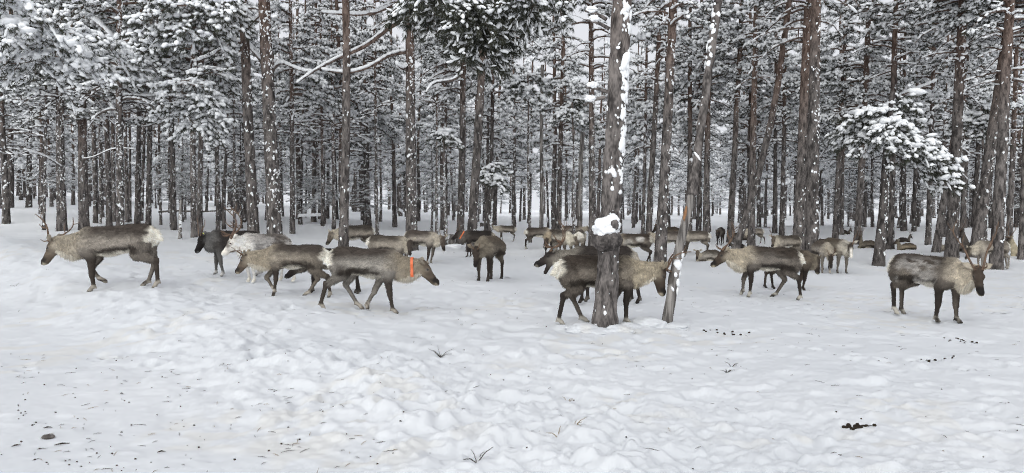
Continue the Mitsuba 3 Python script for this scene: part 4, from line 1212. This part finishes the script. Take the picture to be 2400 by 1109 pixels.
def reindeer(sp):
    """One reindeer: placed by where its feet stand, its height in the photograph and the way it faces (0 right, 90 away, 180 left, 270 towards the camera)."""
    rng = np.random.default_rng(sp.get('seed', 0) + 100)
    px, py = sp['at']
    base = hit(px, py)
    depth = base[1]
    size = sp['px'] * depth / FOCAL / (1.05 if not sp.get('lie') else .52)
    phi = math.atan2(base[0], base[1])
    a = math.radians(sp['face'])
    if min(sp['face'] % 180, 180 - sp['face'] % 180) < 9:            # profiles stand square to the photograph
        a += phi
    hd = math.cos(a) * V(math.cos(phi), -math.sin(phi), 0) + math.sin(a) * V(math.sin(phi), math.cos(phi), 0)
    head_yaw = math.atan2(hd[1], hd[0])
    sp.setdefault('h', float(np.clip(depth / 768 * .95 / size, .0125, .03)))
    v, f, c, head, nrm, names = deer_mesh(sp, rng)
    x0 = sp.get('x0', 0.0)                                    # which point of the body stands over the pixel
    M = np.eye(4)
    cy, sy = math.cos(head_yaw), math.sin(head_yaw)
    M[:3, :3] = np.array([[cy, -sy, 0], [sy, cy, 0], [0, 0, 1]]) * size
    M[:3, 3] = base - M[:3, :3] @ V(x0, 0, 0)
    # stand on the mean of the snow under the feet, where that shows at the height of the feet in the photograph
    d0, off = ray(px, py), M[:3, :3] @ V(x0, 0, 0)
    best_e = 1e9
    for dd in np.linspace(depth * .8, depth * 1.2, 121):
        q = EYE + d0 * (dd / d0[1])
        zz = ground(q[0] + hd[0] * np.array([-.5, 0, .5]) * size, q[1] + hd[1] * np.array([-.5, 0, .5]) * size)
        e = abs(zz.mean() - q[2])
        if e < best_e:
            best_e, zs, M[:2, 3] = e, zz, (q - off)[:2]
    M[2, 3] = zs.mean() - 0.012 + sp.get('dz', 0)
    slope = (zs[2] - zs[0]) / size
    M[:3, 0] += V(0, 0, slope * size) * (0 if sp.get('flat') else 1)
    to = M.tolist()

    if depth < 26 and not sp.get('lie'):
        for k_, sg in (('fn', 1), ('ff', -1), ('hn', 1), ('hf', -1)):
            q = (sp.get('legs') or STAND)[k_][3]
            if q[1] < .05:
                w_ = M[:3, :3] @ V(q[0], .13 * sg * (1 if sp.get('near', 'l') == 'l' else -1), 0) + M[:3, 3]
                PRINTS.append((w_[0], w_[1], .085, .035))
    key = numbered('reindeer')
    thing(key, sp['label'], 'reindeer', 'reindeer of the herd')
    C = {**COATS[sp.get('coat', 'grey')], **sp.get('tint', {})}

    def put(name, mesh, bsdf, **kw):
        mv, mf = mesh
        mv = mv @ M[:3, :3].T + M[:3, 3]
        k = part(key, name, kw.pop('kind', None), kw.pop('label', None))
        scene[k] = ply((mv, mf), bsdf, **kw)
        return k

    put('body', (v, f), 'coat', smooth=True, color=c)
    nf = sp.get('fur', 14000 if depth < 16 else 5000 if depth < 24 else 0)
    if nf:
        fv, ff, fcol = fur_strands(v, f, c, nrm, names, rng, nf, sp['h'], head)
        put('fur', (fv, ff), 'coat', color=fcol, kind='stuff')
    if sp.get('mane', .6) and depth < 26:
        mv, mf, mc = mane_strands(sp, head, sp.get('len', 1.0), rng, int(1500 * sp.get('mane', .6)), C)
        put('throat_mane', (mv, mf), 'coat', color=mc, kind='stuff')
    poll, hf, hl, hu = head
    if depth < 30:
        for sgn in (1, -1):
            e = trimesh.creation.icosphere(subdivisions=2, radius=.0185)
            put('eye', (np.array(e.vertices) + poll + hf * .122 + hl * (sgn * .0675) + hu * .022, np.array(e.faces)), 'eye_dark', smooth=True)
    if sp.get('antler'):
        style, asize = sp['antler']
        for sgn in sp.get('sides', (1, -1)):
            put('antler', antler_mesh(style, asize, sgn, head, sp, rng), 'antler_bone', smooth=True)
    if sp.get('collar'):
        n0 = V(.50, 0, .85) + (V(.60, 0, .68) - V(.5, 0, .85)) * .5
        n1 = poll + hf * .02 - hu * .05
        t0 = sp['collar']
        cen = n0 * (1 - t0) + n1 * t0
        ax = unit(n1 - n0)
        side = unit(np.cross(V(0, 0, 1), ax))
        upv = np.cross(ax, side)
        ang = np.linspace(0, 2 * np.pi, 40, endpoint=False)
        # fit the band to the neck's own section
        rad = []
        near_ = np.abs((v - cen) @ ax) < .03
        w = (v - cen)[near_]
        th = np.arctan2(w @ upv, w @ side)
        rr = np.hypot(w @ upv, w @ side)
        for q in ang:
            dlt = np.abs((th - q + np.pi) % (2 * np.pi) - np.pi)
            sel = dlt < .25
            rad.append(rr[sel & (rr < .3)].max() if (sel & (rr < .3)).any() else .13)
        rad = np.array(rad)
        rad = np.minimum((np.roll(rad, 1) + rad + np.roll(rad, -1)) / 3, np.median(rad) * 1.35) + .010
        prof = [(-.024, -.008), (-.022, .001), (.022, .001), (.024, -.008)]
        ring = [cen + ax * a_ + (np.cos(ang)[:, None] * side + np.sin(ang)[:, None] * upv) * (rad + o_)[:, None] for a_, o_ in prof]
        vv = np.concatenate(ring)
        k = len(ang)
        jj = np.arange(k)
        fs = []
        for q in range(4):
            a0, b0 = q * k, ((q + 1) % 4) * k
            fs += [np.stack([a0 + jj, a0 + (jj + 1) % k, b0 + (jj + 1) % k], 1), np.stack([a0 + jj, b0 + (jj + 1) % k, b0 + jj], 1)]
        put('collar', (vv, np.vstack(fs)), 'orange_band', smooth=40, label='bright orange neck collar')
    if sp.get('tag'):
        colr, sgn = sp['tag']
        ea = sp.get('ear', 0.0)
        c0 = poll - hf * .05 + hl * (.135 * sgn) + hu * (.062 + ea)
        out_ = unit(hf * .9 + hu * .35)
        b = trimesh.creation.box((.034, .010, .042))
        b.apply_transform(np.vstack([np.c_[np.stack([unit(np.cross(out_, hu)), out_, unit(np.cross(unit(np.cross(out_, hu)), out_))], 1), c0 + out_ * .024], [0, 0, 0, 1]]))
        put('ear_tag', (np.array(b.vertices), np.array(b.faces)), colr + '_tag', label=f'small {colr} plastic ear tag')
    return key


# ------------------------------------------------------------------ the herd
def white_head(lay, isin, q):
    hd = isin('head', 'muzzle', 'jaw', 'snout')
    lay((.10, .085, .075), hd * sstep(.06, .12, q['ha']) * sstep(.27, .2, q['ha']) * sstep(-.03, .0, q['hc'] + .03 * q['n2']) * .9)


def white_nose(lay, isin, q):
    lay((.62, .58, .52), isin('head', 'muzzle', 'snout', 'jaw') * sstep(.10, .18, q['ha']) * sstep(-.06, -.03, q['hc']) * sstep(.055, .035, np.abs(q['hb'])))


def roan(lay, isin, q):
    lay((.11, .095, .085), isin('trunk', 'haunch', 'rump') * sstep(-.02, .10, q['n2'] + .35 * q['n1'] + .25 * sstep(.30, -.2, q['x']) - .12) * sstep(.45, .25, q['x']))
    lay((.19, .175, .165), isin('shoulder', 'fleg', 'trunk') * sstep(.16, .07, np.abs(q['x'] - .30)) * sstep(.95, .7, q['z']) * .8)


def silver(lay, isin, q):
    lay((.34, .32, .30), isin('trunk', 'shoulder', 'haunch') * sstep(.0, .12, q['n2'] + .12) * sstep(.27, .16, np.abs(q['z'] - .78)) * sstep(-.40, -.25, q['x']) * sstep(.40, .20, q['x']) * .65)


HERD = [
    # the front of the herd
    dict(at=(282, 678), px=154, face=180, len=1.10, coat='grey', near='l', poll=(1.03, 0, .835), pitch=56, mane=.75, antler=('tall', .82), tilt=-6, fan=26, tag=('blue', 1), seed=1, fat=1.02,
         legs=dict(fn=[(.39, .53), (.385, .29), (.365, .09), (.435, .015)], ff=[(.41, .53), (.53, .365), (.40, .20), (.27, .12)],
                   hn=[(-.34, .56), (-.64, .43), (-.66, .11), (-.60, .015)], hf=[(-.42, .55), (-.50, .40), (-.40, .11), (-.30, .04)]),
         label='leftmost grey-brown reindeer walking head low with one forefoot lifted, blue ear tag'),
    dict(at=(557, 646), px=107, face=192, coat='black', near='l', poll=(.74, .05, .90), pitch=62, yaw=14, mane=.4, antler=('spike', 1.4), tag=('yellow', 1), seed=2, ring=0,
         label='near-black reindeer with thin upright antlers, grey chest and a yellow ear tag'),
    dict(at=(627, 660), px=115, face=212, coat='white', near='l', poll=(.76, .0, .90), pitch=50, yaw=-18, mane=.5, antler=('big', 1.0), seed=3, paint=(white_head, roan), ring=0,
         label='white-faced piebald reindeer with large branching antlers and white legs'),
    dict(at=(702, 694), px=124, face=182, coat='grey', near='l', poll=(1.02, 0, .80), pitch=54, mane=.75, antler=('fork', .9), tilt=72, tag=('blue', 1), seed=4,
         tint=dict(side=(.21, .182, .15), neck=(.36, .31, .24)),
         legs=dict(fn=[(.43, .57), (.43, .36), (.46, .14), (.49, .015)], ff=[(.52, .56), (.68, .37), (.56, .17), (.50, .10)],
                   hn=[(-.30, .57), (-.58, .41), (-.63, .10), (-.60, .015)], hf=[(-.24, .57), (-.34, .36), (-.16, .09), (-.06, .015)]),
         label='beige-necked reindeer striding in front of the white-faced one, antlers swept forward'),
    dict(at=(783, 686), px=107, face=180, coat='dark', near='l', poll=(.84, 0, .62), pitch=42, mane=.3, seed=5,
         label='dark reindeer hidden behind two walking ones, its lowered muzzle showing under a belly'),
    dict(at=(851, 728), px=150, face=0, coat='grey', near='r', poll=(.965, 0, .82), pitch=46, mane=.75, collar=.66, seed=6, ear=-.01,
         tint=dict(side=(.255, .235, .21), neck=(.30, .255, .195), leg=(.045, .037, .031)),
         legs=dict(fn=[(.43, .54), (.46, .32), (.50, .085), (.57, .015)], ff=[(.27, .55), (.17, .34), (.05, .12), (.05, .03)],
                   hn=[(-.29, .62), (-.57, .42), (-.66, .12), (-.61, .02)], hf=[(-.25, .56), (-.31, .41), (-.13, .12), (-.03, .03)]),
         label='grey antlerless reindeer striding to the right with a wide orange collar'),
    dict(at=(1417, 708), px=135, face=180, coat='dark', near='l', poll=(.93, 0, .895), pitch=28, mane=1.1, antler=('big', .88), mouth=.22, tilt=-22, tag=('blue', 1), seed=7, fat=1.06,
         tint=dict(neck=(.26, .235, .20), back=(.035, .029, .026)), legs=dict(STAND, ff=[(.40, .56), (.30, .33), (.30, .09), (.34, .015)], hn=[(-.27, .6), (-.55, .43), (-.62, .10), (-.57, .015)]),
         label='big-antlered dark bull with open mouth and long pale throat mane, behind the thickest pine'),
    dict(at=(1391, 759), px=165, face=0, coat='brown', near='r', poll=(.99, 0, .84), pitch=80, mane=.45, antler=('tall', .8), tilt=55, seed=8, fat=1.05, ear=.01,
         legs=dict(fn=[(.50, .58), (.47, .36), (.47, .10), (.53, .015)], ff=[(.42, .56), (.30, .34), (.24, .10), (.27, .02)],
                   hn=[(-.25, .58), (-.46, .44), (-.53, .10), (-.46, .015)], hf=[(-.20, .58), (-.31, .41), (-.17, .10), (-.08, .03)]),
         label='dark brown reindeer standing behind the thickest pine, nosing the leaning stem'),
    dict(at=(1812, 698), px=122, face=180, coat='brown', near='l', poll=(.97, 0, .875), pitch=42, mane=1.0, antler=('tall', 1.1), tilt=-14, fan=7, seed=9,
         tint=dict(side=(.15, .132, .115), neck=(.46, .40, .31)),
         legs=dict(fn=[(.50, .58), (.49, .35), (.505, .11), (.54, .015)], ff=[(.48, .58), (.565, .35), (.58, .13), (.62, .03)],
                   hn=[(-.22, .60), (-.46, .44), (-.51, .09), (-.45, .015)], hf=[(-.17, .58), (-.28, .38), (-.10, .09), (.0, .02)]),
         label='dark-backed reindeer with cream neck and slender curved antlers, right of the leaning stem'),
    dict(at=(2168, 747), px=152, face=330, x0=.03, coat='brown', near='r', poll=(.86, -.06, .885), pitch=56, yaw=-46, mane=1.0, antler=('tall', 1.35), tilt=-6, seed=10, fat=1.04, h=.0125, ear=-.015,
         paint=(silver,), tint=dict(neck=(.50, .44, .35)),
         legs=dict(fn=[(.32, .56), (.31, .31), (.27, .08), (.31, .015)], ff=[(.45, .55), (.45, .29), (.47, .08), (.53, .015)],
                   hn=[(-.22, .64), (-.44, .50), (-.43, .14), (-.37, .04)], hf=[(-.22, .62), (-.45, .46), (-.45, .10), (-.40, .02)]),
         label='silver-flanked brown reindeer with tall reddish antlers turning its face to the camera'),
    # the middle of the clearing
    dict(at=(838, 602), px=76, face=204, coat='pale', poll=(.88, 0, .80), pitch=62, seed=11, mane=.3, tint=dict(back=(.05, .042, .035)),
         label='pale-shouldered reindeer half hidden by a slender pine, its dark head showing on the far side'),
    dict(at=(906, 634), px=84, face=352, coat='pale', poll=(.72, -.10, .88), pitch=66, yaw=-68, seed=12, mane=.5, ear=.05, tint=dict(face=(.05, .04, .034)),
         label='dark-faced antlerless reindeer with pale ears, looking at the camera behind the collared one'),
    dict(at=(985, 617), px=78, face=326, coat='grey', poll=(.84, -.05, .84), pitch=66, yaw=-28, seed=13, mane=.5, antler=('spike', 1.15), ear=.02, tint=dict(neck=(.45, .40, .33), face=(.07, .055, .045)),
         label='reindeer with thin spike antlers and spread ears, head-on right of the collared one'),
    dict(at=(1125, 603), px=64, face=186, coat='dark', poll=(.80, 0, .95), pitch=42, seed=14, mane=.6, antler=('thin', .9), collar=.62,
         label='dark reindeer with an orange collar standing farther back beside a broken stump'),
    dict(at=(1149, 657), px=106, face=251, coat='fawn', poll=(.86, -.03, .74), pitch=66, yaw=12, seed=15, mane=.2, antler=('short', 1.1), ear=-.01, h=.014,
         label='fawn-brown reindeer walking straight towards the camera with lowered head and short antlers'),
    dict(at=(1190, 565), px=37, face=180, coat='pale', seed=16, antler=('thin', .9), label='small pale reindeer facing left behind the fawn one that walks towards the camera'),
    dict(at=(1257, 583), px=51, face=4, coat='brown', seed=17, poll=(.93, 0, .78), pitch=60, label='brown reindeer in profile facing right, left of the cream-necked pair'),
    dict(at=(1292, 597), px=60, face=258, coat='brown', seed=18, poll=(.84, .0, .74), pitch=72, tint=dict(neck=(.38, .31, .22)), label='dark-headed reindeer head-on with its face lowered, seen behind the bull\'s antlers'),
    dict(at=(1318, 606), px=68, face=296, coat='pale', seed=19, poll=(.84, .06, .84), pitch=60, yaw=34, mane=.8, tint=dict(neck=(.60, .55, .45), side=(.34, .31, .26)), label='cream-white necked reindeer turning its dark muzzle to the right, behind the bull'),
    dict(at=(1338, 570), px=42, face=0, coat='grey', seed=20, poll=(.95, 0, .92), label='grey reindeer in the back row, its back just above the cream-necked one'),
    dict(at=(1359, 598), px=60, face=84, coat='pale', seed=21, tint=dict(side=(.40, .36, .30)), poll=(.9, 0, .7), label='reindeer seen from behind with a broad white rump'),
    dict(at=(1490, 618), px=72, face=180, coat='brown', seed=22, poll=(.95, 0, .86), patch=[(-.10, .86, .13, (.42, .40, .37)), (.30, .72, .18, (.30, .28, .25))], legs=dict(STAND, hn=[(-.27, .60), (-.50, .43), (-.36, .10), (-.30, .015)]),
         label='dark reindeer with pale flank patches and white rump, right behind the thickest pine'),
    dict(at=(1572, 601), px=60, face=180, coat='grey', seed=23, poll=(.86, 0, .92), label='grey reindeer half hidden behind the straight pine left of the leaning stem'),
    dict(at=(1634, 597), px=57, face=180, coat='pale', seed=24, poll=(.92, 0, .86), mane=.7, antler=('thin', .7), label='pale reindeer in profile, its head just behind the leaning stem'),
    dict(at=(1688, 573), px=41, face=264, coat='dark', seed=25, poll=(.84, 0, .86), pitch=68, antler=('short', 1.2), label='dark-legged reindeer facing the camera far back between two pines'),
    dict(at=(1770, 571), px=37, face=180, coat='pale', seed=26, poll=(.86, 0, .96), pitch=40, tint=dict(back=(.14, .12, .10)), label='light grey reindeer standing far back behind a straight pine'),
    dict(at=(1846, 678), px=94, face=14, coat='fawn', seed=27, poll=(.72, 0, .84), pitch=80, tint=dict(side=(.10, .08, .062)), label='fawn reindeer behind the rump of the cream-necked one, its dark head against the pine'),
    dict(at=(1846, 612), px=62, face=216, coat='pale', seed=28, poll=(.66, .03, .96), pitch=64, yaw=28, antler=('tall', .8), sides=(-1,), mane=.8, ear=.02, label='pale-necked reindeer looking at the camera beside the pair of thick pines'),
    dict(at=(1927, 637), px=74, face=287, coat='grey', seed=29, poll=(.84, 0, .62), pitch=70, yaw=-6, antler=('thin', .8), tint=dict(leg=(.16, .14, .12), face=(.03, .023, .019), back=(.07, .056, .045)), label='young grey reindeer with a dark lowered face beside the white-nosed one'),
    dict(at=(1957, 637), px=80, face=300, coat='fawn', seed=30, poll=(.82, 0, .92), pitch=68, yaw=-18, antler=('tall', .8), sides=(1,), paint=(white_nose,), mane=.8, ear=.02,
         tint=dict(neck=(.52, .48, .41), leg=(.13, .115, .10), side=(.20, .175, .145)), label='white-nosed reindeer with a single antler looking at the camera'),
    dict(at=(2326, 630), px=68, face=180, coat='pale', seed=31, poll=(.82, 0, .74), pitch=64, tint=dict(face=(.05, .04, .03), leg=(.20, .18, .16), back=(.15, .13, .11)), label='pale grey reindeer near the right edge, a pine hiding its middle'),
    # lying down in the snow
    dict(at=(1668, 611), px=28, fat=1.1, face=188, lie=True, coat='pale', seed=32, poll=(.74, .25, .42), yaw=60, tint=dict(side=(.22, .20, .175)), label='grey reindeer lying curled up in the snow just left of the cream-necked one'),
    dict(at=(1727, 563), px=20, face=10, lie=True, coat='brown', seed=33, label='dark and white reindeer lying behind the leaning bare stem'),
    dict(at=(1734, 582), px=13, face=170, lie=True, coat='dark', seed=34, poll=(.80, .2, .42), label='dark reindeer lying flat in the snow at the foot of the leaning bare stem'),
    dict(at=(1573, 553), px=24, face=200, lie=True, coat='fawn', seed=35, antler=('tall', .8), label='fawn reindeer lying on the rise far behind the leaning stem'),
    dict(at=(1930, 580), px=23, face=170, lie=True, coat='grey', seed=36, label='grey reindeer lying behind the young one with the lowered face'),
    dict(at=(1977, 549), px=11, face=0, lie=True, coat='dark', seed=37, antler=('tall', 1.0), label='dark reindeer lying on the knoll behind the white-nosed one'),
    dict(at=(2036, 580), px=19, face=186, lie=True, coat='fawn', seed=38, antler=('tall', 1.1), poll=(.62, .1, .74), label='antlered reindeer lying between two pines on the right'),
    dict(at=(2128, 585), px=18, face=184, lie=True, coat='fawn', seed=39, poll=(.80, .05, .66), pitch=35, tint=dict(side=(.22, .18, .13)), label='tan antlerless reindeer lying with its head up in the open snow'),
    dict(at=(2116, 567), px=12, face=0, lie=True, coat='dark', seed=40, poll=(.78, .05, .70), antler=('tall', 1.2), label='dark antlered reindeer lying just behind the tan one'),
    dict(at=(2232, 590), px=24, face=180, lie=True, coat='pale', seed=41, label='light grey reindeer lying behind the pine above the silver-flanked one'),
    dict(at=(2300, 592), px=32, face=182, lie=True, coat='dark', seed=42, antler=('tall', .9), poll=(.80, 0, .80), label='dark-headed antlered reindeer lying behind the leaning pine'),
    dict(at=(2412, 600), px=30, face=182, lie=True, coat='pale', seed=43, poll=(.80, 0, .72), antler=('tall', 1.1), tint=dict(face=(.04, .03, .025), neck=(.46, .40, .28)), label='cream-necked antlered reindeer lying against the pine at the right edge'),
]
for _sp in HERD:
    reindeer(_sp)


# ------------------------------------------------------------------ the snow itself, with the tracks of the herd
_rng = np.random.default_rng(321)
for _i in range(46):
    _x, _y = (_rng.random() - .45) * 17, 8 + 12 * _rng.random()
    _a = _rng.choice([0, math.pi]) + _rng.normal(0, .5)
    for _k in range(_rng.integers(5, 16)):
        _a += _rng.normal(0, .12)
        _x, _y = _x + math.cos(_a) * .33, _y + math.sin(_a) * .33
        if _y > 6.5:
            PRINTS.append((_x + _rng.normal(0, .09), _y + _rng.normal(0, .09), .060 + .035 * _rng.random(), .022 + .030 * _rng.random()))
build_ground()

# ------------------------------------------------------------------ small things on the snow
rng = np.random.default_rng(5)


def on_snow(px, py):
    p = hit(px, py)
    p[2] = ground_fine(p[0], p[1])
    return p


PELLET = trimesh.creation.icosphere(subdivisions=1, radius=1.0)


def pellets(c, n, spread, rng, size=.011):
    out = []
    for _ in range(n):
        q = rng.normal(0, 1, 2) * spread
        x, y = c[0] + q[0], c[1] + q[1]
        s = size * (.7 + .6 * rng.random())
        out.append((np.array(PELLET.vertices) * V(s * 1.3, s, s) + V(x, y, float(ground_fine(x, y)) + s * .5), np.array(PELLET.faces)))
    return join(out)


def sprig(c, rng, n=5, size=.10, up=.5):
    """A small twig with a few needles or stalks, lying or poking out of the snow."""
    out = []
    for k in range(n):
        a = rng.random() * 6.28
        d = V(math.cos(a), math.sin(a), up * rng.random() + .12) * size * (.5 + .8 * rng.random())
        out.append(tube([c - V(0, 0, .01), c + d * .5 + V(0, 0, .012), c + d], [.0035, .0028, .0015], 4))
    return join(out)


for px, py, n, sp, lab in ((2012, 1004, 45, (.055, .036), 'dark heap of reindeer droppings sunk in the snow at the lower right'), (1690, 775, 16, (.22, .09), 'scattered reindeer droppings right of the foot of the leaning stem'),
                           (2262, 800, 18, (.2, .08), 'strewn reindeer droppings below the silver-flanked reindeer'), (2205, 841, 10, (.2, .05), 'few reindeer droppings in a short row in front of the silver-flanked reindeer')):
    k = numbered('dropping_heap')
    thing(k, lab, 'droppings')
    scene[k] = ply(pellets(on_snow(px, py), n, np.array(sp), rng), 'litter_dark', smooth=True)
    labels[k]['kind'] = 'stuff'
for px, py, n, sz, up, m, lab in ((1032, 834, 7, .12, 1.0, 'litter_dark', 'small dark pine sprig poking out of the snow in the middle foreground'), (1330, 938, 5, .10, .5, 'litter_straw', 'straw-coloured grass wisp right of the round snow lump'),
                                  (1345, 997, 5, .09, .5, 'litter_straw', 'bent pale grass wisp in the lower middle of the snow'), (1704, 868, 6, .09, .6, 'litter_dark', 'dark twig tip stuck in a hoof print below the leaning stem'),
                                  (1118, 1084, 5, .09, .9, 'litter_dark', 'dark needle tuft poking up at the bottom middle edge'), (1308, 1012, 3, .15, .3, 'litter_straw', 'long curved straw lying on the snow in the lower middle'),
                                  (36, 672, 3, .12, 1.2, 'litter_dark', 'little forked twig standing in the snow below the leftmost reindeer'), (1715, 862, 4, .08, .5, 'litter_dark', 'second dark twig tip in a hoof print below the leaning stem')):
    k = numbered('pine_sprig')
    thing(k, lab, 'twig')
    scene[k] = ply(sprig(on_snow(px, py), rng, n, sz, up), m, smooth=True)
k = numbered('stone')
thing(k, 'flat brown stone lying on the road snow at the lower left', 'stone')
scene[k] = ply(lumpy(on_snow(113, 1028) + V(0, 0, .012), V(.045, .03, .018), 12, .25, 5, 3), 'bark', smooth=True)
for i, (px, py, a, ln) in enumerate(((112, 1008, .2, .06), (38, 1048, .5, .05), (145, 1042, .3, .09), (378, 1059, .2, .05), (285, 923, -.4, .04))):
    k = numbered('bark_chip')
    thing(k, ('dark bark chip just above the flat brown stone', 'dark bark chip left of the flat brown stone, near the edge', 'long thin dark chip right of the flat brown stone', 'dark chip on the road snow at the bottom left', 'small dark chip on the road snow below the leftmost reindeer')[i], 'bark chip')
    c = on_snow(px, py) + V(0, 0, .008)
    d = V(math.cos(a), math.sin(a) * 1.5, .02) * ln / 2
    scene[k] = ply(tube([c - d, c + V(0, 0, .006), c + d], [.002, .006, .002], 6), 'litter_dark', smooth=True)

# crumbs of bark, needles and droppings all over
out, straw = [], []
for i in range(680):
    if i % 3 == 0:
        px, py = 40 + 900 * rng.random() ** 1.3, 830 + 270 * rng.random()
    elif i % 3 == 1:
        px, py = 2400 * rng.random(), 680 + 420 * rng.random() ** 1.1
    else:
        px, py = 950 + 1450 * rng.random(), 600 + 260 * rng.random() ** 1.4
    d = ray(px, py)
    t = (EYE[2] - float(ground_macro(*(EYE + d * 8)[:2]))) / -d[2]
    x, y = (EYE + d * t)[:2]
    if y > 30 or y < 4:
        continue
    z = float(ground_fine(x, y))
    a = rng.random() * 3.14
    if rng.random() < .45:
        s = .0060 * (.5 + .7 * rng.random())
        out.append((OCTA2[0] * V(s * 1.3, s, s) + V(x, y, z + s * .4), OCTA2[1]))
    else:
        h = V(math.cos(a), math.sin(a), rng.normal(0, .12)) * (.018 + .035 * rng.random() ** 2)
        c = V(x, y, z + .004)
        (straw if rng.random() < .3 else out).append(tube([c - h, c + V(0, 0, .004), c + h], [.0012, .0024, .0010], 3))
scene['forest_litter__crumbs'] = ply(join(out), 'litter_dark', smooth=True)
scene['forest_litter__straws'] = ply(join(straw), 'litter_straw', smooth=True)
thing('forest_litter', 'crumbs of bark, needles and droppings strewn over the snow', kind='stuff')

# stump, fallen stems
k = numbered('tree_stump')
thing(k, 'broken grey tree stump with a curved twig beside the dark orange-collared reindeer', 'tree stump')
b = hit(1060, 578)
scene[part(k, 'stem')] = ply(trunk_mesh(np.array([b - V(0, 0, .1), b + V(0, 0, .2), b + V(.02, 0, .42)]), np.array([.13, .12, .10]), 20, rng, .03, step=.05), 'grey_wood', smooth=True)
scene[part(k, 'twig')] = ply(tube(spline([b + V(-.1, 0, .25), b + V(-.28, 0, .22), b + V(-.42, 0, -.02)], 8), np.linspace(.014, .006, 8), 6), 'grey_wood', smooth=True)
scene[part(k, 'snow_heap')] = ply(lumpy(b + V(.05, -.05, .0), V(.3, .25, .10), 31, .2, 4, 3), 'snow_clump', smooth=True)


def log(label, p0, p1, r, snow=True, mat='bark'):
    k = numbered('fallen_stem')
    thing(k, label, 'fallen trunk')
    p = np.linspace(0, 1, 9)[:, None]
    pts = p0 * (1 - p) + p1 * p + V(0, 0, 1) * (.03 * np.sin(p * 9))
    scene[part(k, 'stem')] = ply(trunk_mesh(pts, np.linspace(r, r * .55, 9), 12, rng, .006, step=.1, flare=0), mat, smooth=True)
    if snow:
        n = int(np.linalg.norm(p1 - p0) * 34)
        t = rng.random((n, 1))
        ax = unit(p1 - p0)
        c = p0 * (1 - t) + p1 * t + V(0, -r * .5, r * .5)
        scene[part(k, 'snow', 'stuff')] = ply(blobs(ICO1, c, np.tile(ax * .13, (n, 1)), np.tile(unit(np.cross(ax, V(0, 0, 1))) * r * .95, (n, 1)), np.tile(V(0, 0, r + .035), (n, 1)), rng, .25), 'snow_clump', smooth=True)


log('thin dark fallen stem lying level behind the black reindeer', at_depth(372, 497, 33), at_depth(575, 492, 33), .045, snow=False)
log('snow-covered stem leaning from the ground right of the thick reddish pine', at_depth(702, 506, 38), at_depth(748, 461, 38.5), .07)
log('snowy fallen branch lying level right of the thick reddish pine', at_depth(705, 506, 37), at_depth(750, 504, 37), .04)
log('short dark log behind the small pale reindeer', at_depth(1125, 527, 38), at_depth(1145, 527, 38), .10, snow=False)
